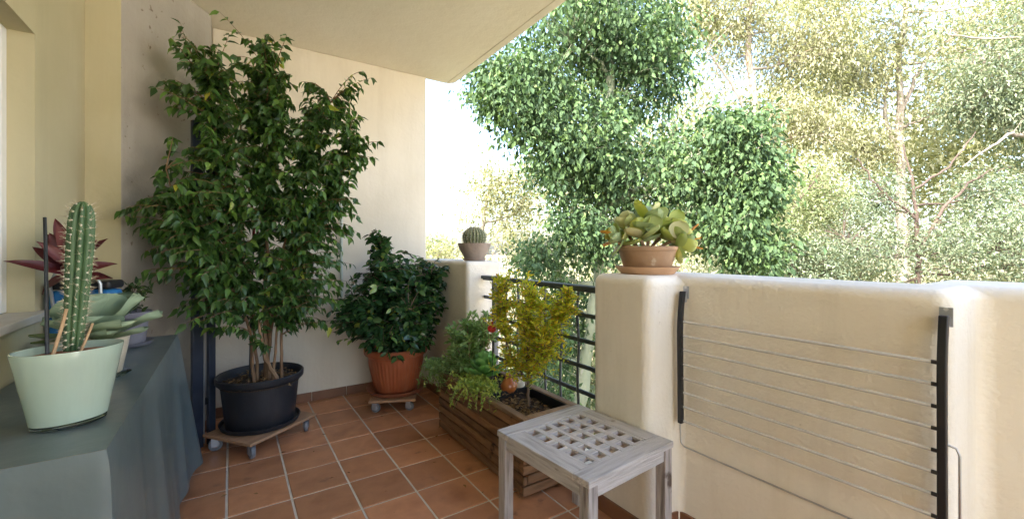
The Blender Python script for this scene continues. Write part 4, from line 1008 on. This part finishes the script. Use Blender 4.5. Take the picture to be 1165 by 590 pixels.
# ------------------------------------------------------------------ trees outside
def tree(name, label, base, trunk, limbs, clumps, nl, L, wr, T, lm, bm_, seed, r0, sig=.22, per=26, droop=.4, group=None, cat='tree', ok=None, twigs=.6, r1=.06, minr=.012, shell=.45, gate=-1.25):
    q = np.random.default_rng(seed); t = thing(name, label, cat, base, 0, group); b = np.array(base, float)
    tr = np.array(trunk, float)-b; mb = MB()
    def sm(P, n=7, j=0.0):
        out = []
        for i in range(len(P)-1):
            for u in np.linspace(0,1,n,endpoint=False): out.append(P[i]*(1-u)+P[i+1]*u)
        out.append(P[-1]); out = np.array(out)
        for _ in range(3): out[1:-1] = (out[:-2]+2*out[1:-1]+out[2:])/4
        if j: out[1:-1] += q.normal(0, j, (len(out)-2, 3))
        return out
    tp_ = sm(tr, 8, r0*.12); mb.tube(tp_, list(np.linspace(r0, r1, len(tp_))), n=14)
    SPp = [tp_]; SR = [np.linspace(r0, r1, len(tp_))]
    cl_ = [np.array(c, float) for c in clumps]
    for c in cl_:
        tgt = c[:3]-b
        d = np.linalg.norm(tp_-tgt, axis=1)+np.maximum(0, tp_[:,2]-tgt[2]+.3)*2; k = int(np.argmin(d)); s = tp_[k]
        ctl = (s+tgt)/2+np.array([0,0,-.12*np.linalg.norm(tgt-s)])+q.normal(0,.12,3)
        pth = bez(s, ctl, tgt, np.linspace(0,1,9)); pth[1:-1] += q.normal(0,.03,(7,3))
        rs_ = np.linspace(max(minr*2.2, SR[0][k]*.5), minr, 9); mb.tube(pth, list(rs_), n=8, cap=False); SPp.append(pth); SR.append(rs_)
    for lb_ in limbs:
        P = sm(np.array([p[:3] for p in lb_[0]], float)-b, 6, .02); mb.tube(P, list(np.linspace(lb_[1], lb_[2], len(P))), n=9); SPp.append(P)
    SPp = np.concatenate(SPp)
    w = np.array([c[6] for c in cl_]); w = w/w.sum(); nc = max(1, int(nl/per))
    idx = q.choice(len(cl_), nc, p=w); C = np.array(cl_)[idx]
    dv = q.normal(size=(nc,3)); dv /= np.linalg.norm(dv, axis=1, keepdims=True)
    cc = C[:,:3]-b + dv*C[:,3:6]*(q.random(nc)**shell)[:,None]
    dist_ = float(np.hypot(b[0], b[1])); fq = 15.0/dist_; ph = q.random(6)*6.3   # hollows between the boughs
    gx = np.sin(cc[:,0]*fq+ph[0]+1.3*np.sin(cc[:,2]*fq*.7+ph[1])) + np.sin(cc[:,1]*fq*1.1+ph[2]) + np.sin(cc[:,2]*fq*1.35+ph[3]+cc[:,0]*fq*.5) + .8*np.sin(cc[:,2]*fq*2.9+ph[4]+cc[:,0]*fq*2.2)
    cc = cc[gx > gate]; nc = len(cc)
    for i in range(int(nc*twigs)):
        p = cc[i]; d = np.linalg.norm(SPp-p, axis=1)+np.maximum(0, SPp[:,2]-p[2])*.7; s = SPp[int(np.argmin(d))]
        v = p-s; Lg = np.linalg.norm(v)
        if Lg > 1.4: s = p - v/Lg*1.4
        mb.tube(bez(s, (s+p)/2+np.array([0,0,.08])+q.normal(0,.06,3), p, np.linspace(0,1,5)), list(np.linspace(minr*.8, minr*.25, 5)), n=4, cap=False)
    mb.build('trunk', bm_, t, smooth=True)
    P = np.repeat(cc, per, axis=0)+q.normal(0, 1, (nc*per,3))*np.array([sig, sig, sig*.8])
    n = len(P); outw = P-np.repeat(cc, per, axis=0); outw /= np.maximum(np.linalg.norm(outw,axis=1,keepdims=True),1e-6)
    D = outw*.6+q.normal(0,.5,(n,3))+np.array([0,0,-droop]); U = q.normal(0,.6,(n,3))+np.array([0,0,1])
    Ls = L*(.45+1.0*q.random(n)**1.3); leaves('crown', P, D, U, Ls, Ls*wr*(.8+.4*q.random(n)), T, lm, t)
    return t

# near broadleaf tree
D0 = 6.6
b0 = (4.66,5.19,-3.88)
tree('broadleaf_tree', 'large dense green broadleaf tree just beyond the railing', (b0[0]-.1, b0[1], GZ),
     [(b0[0]-.1, b0[1], GZ), (b0[0]-.05, b0[1], -2.5), (4.76,5.12,-0.90), (4.93,4.90,1.10), (5.00,4.85,3.06), (5.12,4.77,4.88), (5.12,4.77,6.98)],
     [([(4.98,4.86,1.87), (5.23,4.34,2.14), (5.55,3.89,2.11), (5.95,3.38,2.05)], .06, .02)],
     [(4.40,5.01,4.36,1.09,0.98,1.02,7.00),(3.75,5.31,3.48,0.72,0.65,0.70,6.00),(5.12,4.77,4.88,1.05,0.95,0.98,6.00),(4.39,4.89,2.71,0.78,0.70,0.80,6.00),(5.35,4.62,3.90,0.84,0.76,0.84,5.00),(5.82,4.31,4.32,0.53,0.48,0.77,2.20),
      (4.93,4.78,2.34,0.76,0.68,0.69,5.00),(4.57,4.89,1.57,0.54,0.49,0.61,4.00),(4.00,5.27,1.07,0.41,0.37,0.27,1.50),(5.19,4.48,1.51,0.75,0.67,0.61,4.00),(5.00,4.85,6.00,1.68,1.51,0.98,6.00),(5.79,4.21,2.89,0.35,0.31,0.41,0.70),(3.35,5.58,3.71,0.35,0.31,0.46,2.40),
      (4.80,5.70,0.02,1.07,0.96,0.91,5.00),(4.41,6.19,-1.26,1.25,1.13,0.78,3.50),(6.01,3.35,2.80,0.50,0.45,0.45,4.20),(6.18,3.23,2.05,0.53,0.47,0.58,4.50),(5.80,3.49,1.42,0.60,0.54,0.48,3.00),(6.27,3.17,1.11,0.35,0.32,0.33,1.20),(5.62,3.72,2.25,0.38,0.34,0.43,1.30),(5.61,3.97,1.63,0.47,0.43,0.66,2.60),(5.62,4.08,2.44,0.40,0.36,0.40,1.20)],
     80000, .085, .54, T_SIC, M['leaf_broad'], M['bark_green'], 77, .13, sig=.15, per=22, gate=-1.45, droop=.9, twigs=.5, r1=.05, shell=.4)
# far left pale trees
tree('pale_tree', 'pale yellow green tree far behind the ball cactus', (11.66, 21.06, GZ), [(11.66, 21.06, GZ), (11.66,21.06,-1.12), (11.87,20.92,2.84), (12.28,20.65,5.31)], [],
     [(12.28,20.65,4.57,1.98,1.78,1.88,4.00),(10.63,21.74,2.25,1.68,1.51,1.48,3.00),(13.52,19.83,3.33,2.22,2.00,2.72,5.00),(9.80,22.28,0.86,1.48,1.33,0.99,2.00),(12.28,20.65,0.86,2.97,2.67,1.73,4.00),(15.37,19.81,5.48,2.06,1.85,2.06,3.00)],
     15000, .22, .42, T_DIA, M['leaf_euc_pale'], M['bark_euc'], 5, .25, sig=.42, per=22, minr=.03, twigs=.3)
tree('pale_tree', 'low pale tree at the far left edge of the open view', (11.22, 28.53, GZ), [(11.22, 28.53, GZ), (11.22,28.53,-1.07), (11.32,28.47,1.40)], [],
     [(11.74,28.19,1.09,1.61,1.45,1.11,2.00),(10.71,28.87,0.47,2.47,2.22,1.73,3.00),(12.40,25.36,-0.35,2.31,2.08,1.44,3.00)], 5000, .26, .42, T_DIA, M['leaf_olive'], M['bark_euc'], 6, .2, sig=.5, per=22, minr=.03, twigs=.3)
# tall pale gums
tree('gum_tree', 'tall pale yellow gum tree right of the broadleaf tree', (15.93, 7.47, GZ), [(15.93, 7.47, GZ), (15.93,7.47,-0.25), (15.67,7.64,3.76), (15.16,7.98,8.09), (15.28,7.89,12.42)],
     [([(15.62,7.67,4.69), (14.25,8.09,7.00), (13.31,8.47,7.96)], .07, .02), ([(13.87,8.83,2.53), (14.18,8.62,4.07), (13.99,8.74,5.31)], .05, .02)],
     [(15.16,7.98,9.02,1.85,1.67,1.54,4.00),(17.41,6.97,8.27,1.90,1.71,1.74,5.00),(15.93,7.47,5.93,1.39,1.25,1.24,3.00),(14.42,9.18,6.44,1.29,1.16,1.29,1.20),(17.22,6.62,5.31,1.54,1.39,1.24,3.50),(14.38,8.49,10.87,2.47,2.22,1.24,3.00),(17.74,6.28,10.87,2.78,2.50,1.24,4.00),(13.87,8.83,9.33,0.77,0.70,0.93,1.30),
      (15.59,6.49,3.02,1.44,1.30,1.15,3.40),(14.87,6.97,1.00,1.44,1.30,1.01,3.00),(14.51,9.60,2.29,1.65,1.48,1.98,2.20)],
     66000, .15, .32, T_DIA, M['leaf_euc_pale'], M['bark_euc'], 15, .22, sig=.30, per=34, droop=.8, minr=.02, twigs=.45)
tree('gum_tree', 'gum tree with a thick pale trunk in the middle of the right hand view', (22.35, 5.63, GZ), [(22.35, 5.63, GZ), (22.35,5.63,-0.44), (22.29,5.67,4.11), (22.20,5.72,7.96), (22.58,5.47,13.21)],
     [([(22.26,5.69,4.46), (21.71,6.05,6.56), (21.85,5.96,7.96), (22.44,5.57,9.36)], .09, .03), ([(22.26,5.69,6.56), (23.02,5.19,8.66), (24.78,4.03,10.41)], .08, .03)],
     [(22.15,5.76,10.06,2.45,2.21,1.93,5.00),(24.19,4.41,9.01,1.93,1.73,1.58,3.00),(20.68,6.73,7.96,1.75,1.58,1.40,3.00),(21.56,6.15,12.51,4.20,3.78,1.40,4.00),(23.32,4.99,6.56,1.40,1.26,0.84,1.30),(25.36,3.64,11.11,2.45,2.21,1.58,2.60),(20.98,6.53,5.16,1.26,1.13,1.05,1.50)],
     50000, .16, .32, T_DIA, M['leaf_euc_pale'], M['bark_euc'], 16, .25, sig=.32, per=34, droop=.8, minr=.02, twigs=.45)
tree('gum_tree', 'blue green gum tree at the right edge of the view', (20.51, 2.05, GZ), [(20.51, 2.05, GZ), (20.51,2.05,-0.06), (20.40,2.12,3.96), (20.62,1.98,7.71), (20.74,1.90,10.38)],
     [([(20.47,2.08,4.49), (19.23,2.41,4.65), (18.50,2.66,4.21), (17.47,3.10,3.54)], .06, .015)],
     [(19.39,2.79,6.90,1.29,1.16,1.07,3.00),(20.07,2.34,5.30,1.20,1.08,0.94,2.60),(19.53,3.18,5.70,1.10,0.99,0.83,1.60),(20.96,1.75,7.71,2.14,1.93,1.87,4.00),(21.63,1.31,3.42,2.14,1.93,2.14,5.00),(19.84,2.49,2.89,1.12,1.01,0.91,2.60),(19.12,3.69,8.01,0.84,0.76,0.70,0.80)],
     44000, .13, .34, T_DIA, M['leaf_euc_green'], M['bark_euc'], 17, .2, sig=.26, per=34, droop=.7, minr=.018, twigs=.5)
tree('olive_tree', 'bushy grey green tree with reddish branches above the parapet', (13.46, 3.11, GZ), [(13.46, 3.11, GZ), (13.46,3.11,-0.39), (13.46,3.11,1.05), (13.37,3.16,2.60), (13.16,3.30,3.63)],
     [([(13.46,3.11,1.05), (13.97,2.77,2.18), (14.75,2.26,3.01), (15.26,1.92,3.11)], .04, .012), ([(13.42,3.13,1.88), (12.68,3.62,2.60), (12.25,3.90,3.32)], .035, .012), ([(13.46,3.11,0.64), (13.95,2.54,0.85), (14.47,2.08,1.16)], .03, .01), ([(13.37,3.16,2.60), (14.06,2.71,3.11), (14.58,2.37,3.94)], .03, .01)],
     [(12.00,4.07,1.46,1.24,1.11,0.87,4.00),(13.37,3.16,1.05,1.24,1.11,0.66,3.50),(14.58,2.37,1.46,1.13,1.02,0.82,4.00),(15.43,1.80,0.85,1.24,1.11,0.70,3.00),(11.40,4.94,0.83,1.29,1.16,0.64,2.60),(13.19,3.76,2.44,0.77,0.69,0.60,1.30),(15.04,2.30,2.63,0.76,0.68,0.46,1.20),(11.52,3.91,-0.52,2.18,1.96,1.19,4.00),(13.99,2.28,-0.72,2.18,1.96,1.19,4.00)],
     64000, .085, .34, T_DIA, M['leaf_euc_green'], M['bark_red'], 18, .09, sig=.19, per=34, droop=.5, minr=.012, twigs=.5, r1=.012)
tree('olive_tree', 'light olive green tree low between broadleaf tree and gums', (11.30, 5.72, GZ), [(11.30, 5.72, GZ), (11.30,5.72,-0.55), (11.21,5.79,1.04), (11.40,5.66,2.62)], [([(11.27,5.75,1.27), (12.06,5.23,2.17), (12.63,4.85,3.08)], .04, .012)],
     [(11.68,5.47,1.72,1.13,1.02,0.91,3.00),(13.09,5.03,2.44,1.03,0.93,0.89,2.60),(11.11,5.85,0.36,1.36,1.22,0.82,3.00),(12.63,4.85,0.59,1.36,1.22,0.77,3.00),(10.27,7.60,0.04,1.73,1.56,1.24,3.00),(9.78,9.12,0.74,1.61,1.45,1.61,2.60)],
     44000, .09, .38, T_DIA, M['leaf_olive'], M['bark_red'], 19, .09, sig=.22, per=34, droop=.3, minr=.012, twigs=.5, r1=.012)
# shrubs seen through the railing
tree('garden_shrub', 'light green shrub seen through the railing behind the yellow shrub', (5.22, 7.34, GZ), [(5.22, 7.34, GZ), (5.22,7.34,-3.01), (5.22,7.34,-1.90)], [],
     [(5.22,7.34,-1.53,1.11,1.00,1.02,4.00), (4.76,7.64,-2.27,1.11,1.00,0.93,3.00), (5.77,6.98,-2.46,1.11,1.00,1.11,3.00)], 7000, .12, .5, T_DIA, M['leaf_olive'], M['bark_brown'], 40, .07, sig=.25, per=22, cat='shrub', minr=.015, twigs=.3)
tree('garden_shrub', 'green shrub seen low between railing and pillar', (7.18, 7.24, GZ), [(7.18, 7.24, GZ), (7.18,7.24,-3.27), (7.18,7.24,-2.04)], [],
     [(7.18,7.24,-1.63,1.24,1.11,1.13,4.00), (6.66,7.58,-2.45,1.24,1.11,1.03,3.00), (7.78,6.85,-2.66,1.24,1.11,1.24,3.00)], 7000, .12, .5, T_DIA, M['leaf_olive'], M['bark_brown'], 41, .07, sig=.25, per=22, cat='shrub', minr=.015, twigs=.3)
# far-off wood closing the view behind the gums (one mass of leaves)
q = np.random.default_rng(90); P = []
for k in range(150):
    az = R(40+48*q.random()); D_ = q.uniform(26, 38); zc_ = q.uniform(5, 20) if q.random() < .5 else q.uniform(-2, 8)
    c = np.array([D_*math.sin(az), D_*math.cos(az), zc_]); P.append(c+q.normal(0,1,(420,3))*np.array([1.5,1.5,1.3]))
P = np.concatenate(P); n = len(P)
wd = leaves('far_wood', P, q.normal(size=(n,3))+[0,0,-.3], q.normal(0,.6,(n,3))+[0,0,1], .34*(.6+.8*q.random(n)), .15*(.6+.8*q.random(n)), T_DIA, M['leaf_euc_pale'])
tag(wd, 'far off wood of pale foliage behind the gum trees', 'wood', kind='stuff')

# ------------------------------------------------------------------ light
w = bpy.data.worlds.new('World'); SC.world = w; w.use_nodes = True
nt = w.node_tree; bgk = nt.nodes['Background']
sky = nt.nodes.new('ShaderNodeTexSky'); sky.sky_type = 'NISHITA'; sky.sun_disc = False
SUN_AZ, SUN_EL = R(255), R(42)      # azimuth clockwise from +Y
sky.sun_elevation = SUN_EL; sky.sun_rotation = SUN_AZ; sky.air_density = 1.0; sky.dust_density = 3.4; sky.ozone_density = 1
nt.links.new(sky.outputs[0], bgk.inputs['Color']); bgk.inputs['Strength'].default_value = .15
sd = bpy.data.lights.new('sun', 'SUN'); sd.energy = 2.3; sd.angle = R(.5); sd.color = (1, .94, .84)
so_ = bpy.data.objects.new('sun', sd); COL.objects.link(so_)
dv = Vector((math.sin(SUN_AZ)*math.cos(SUN_EL), math.cos(SUN_AZ)*math.cos(SUN_EL), math.sin(SUN_EL)))
so_.rotation_euler = (-dv).to_track_quat('-Z', 'Y').to_euler(); so_.location = dv*30

cam = bpy.data.cameras.new('camera'); co = bpy.data.objects.new('camera', cam); COL.objects.link(co)
co.location = (0, 0, 1.188); co.rotation_euler = (R(90), 0, R(-33.39)); cam.sensor_width = 36; cam.lens = 485.5/1165*36
cam.shift_y = -11.6/1165; cam.clip_end = 2000; cam.clip_start = .02
SC.camera = co
SC.view_settings.view_transform = 'Standard'; SC.view_settings.look = 'None'; SC.view_settings.exposure = 2.9; SC.view_settings.gamma = 1
SC.render.engine = 'CYCLES'
SC.cycles.use_denoising = True
SC.cycles.max_bounces = 10; SC.cycles.diffuse_bounces = 6; SC.cycles.transparent_max_bounces = 8
SC.cycles.sample_clamp_indirect = 8
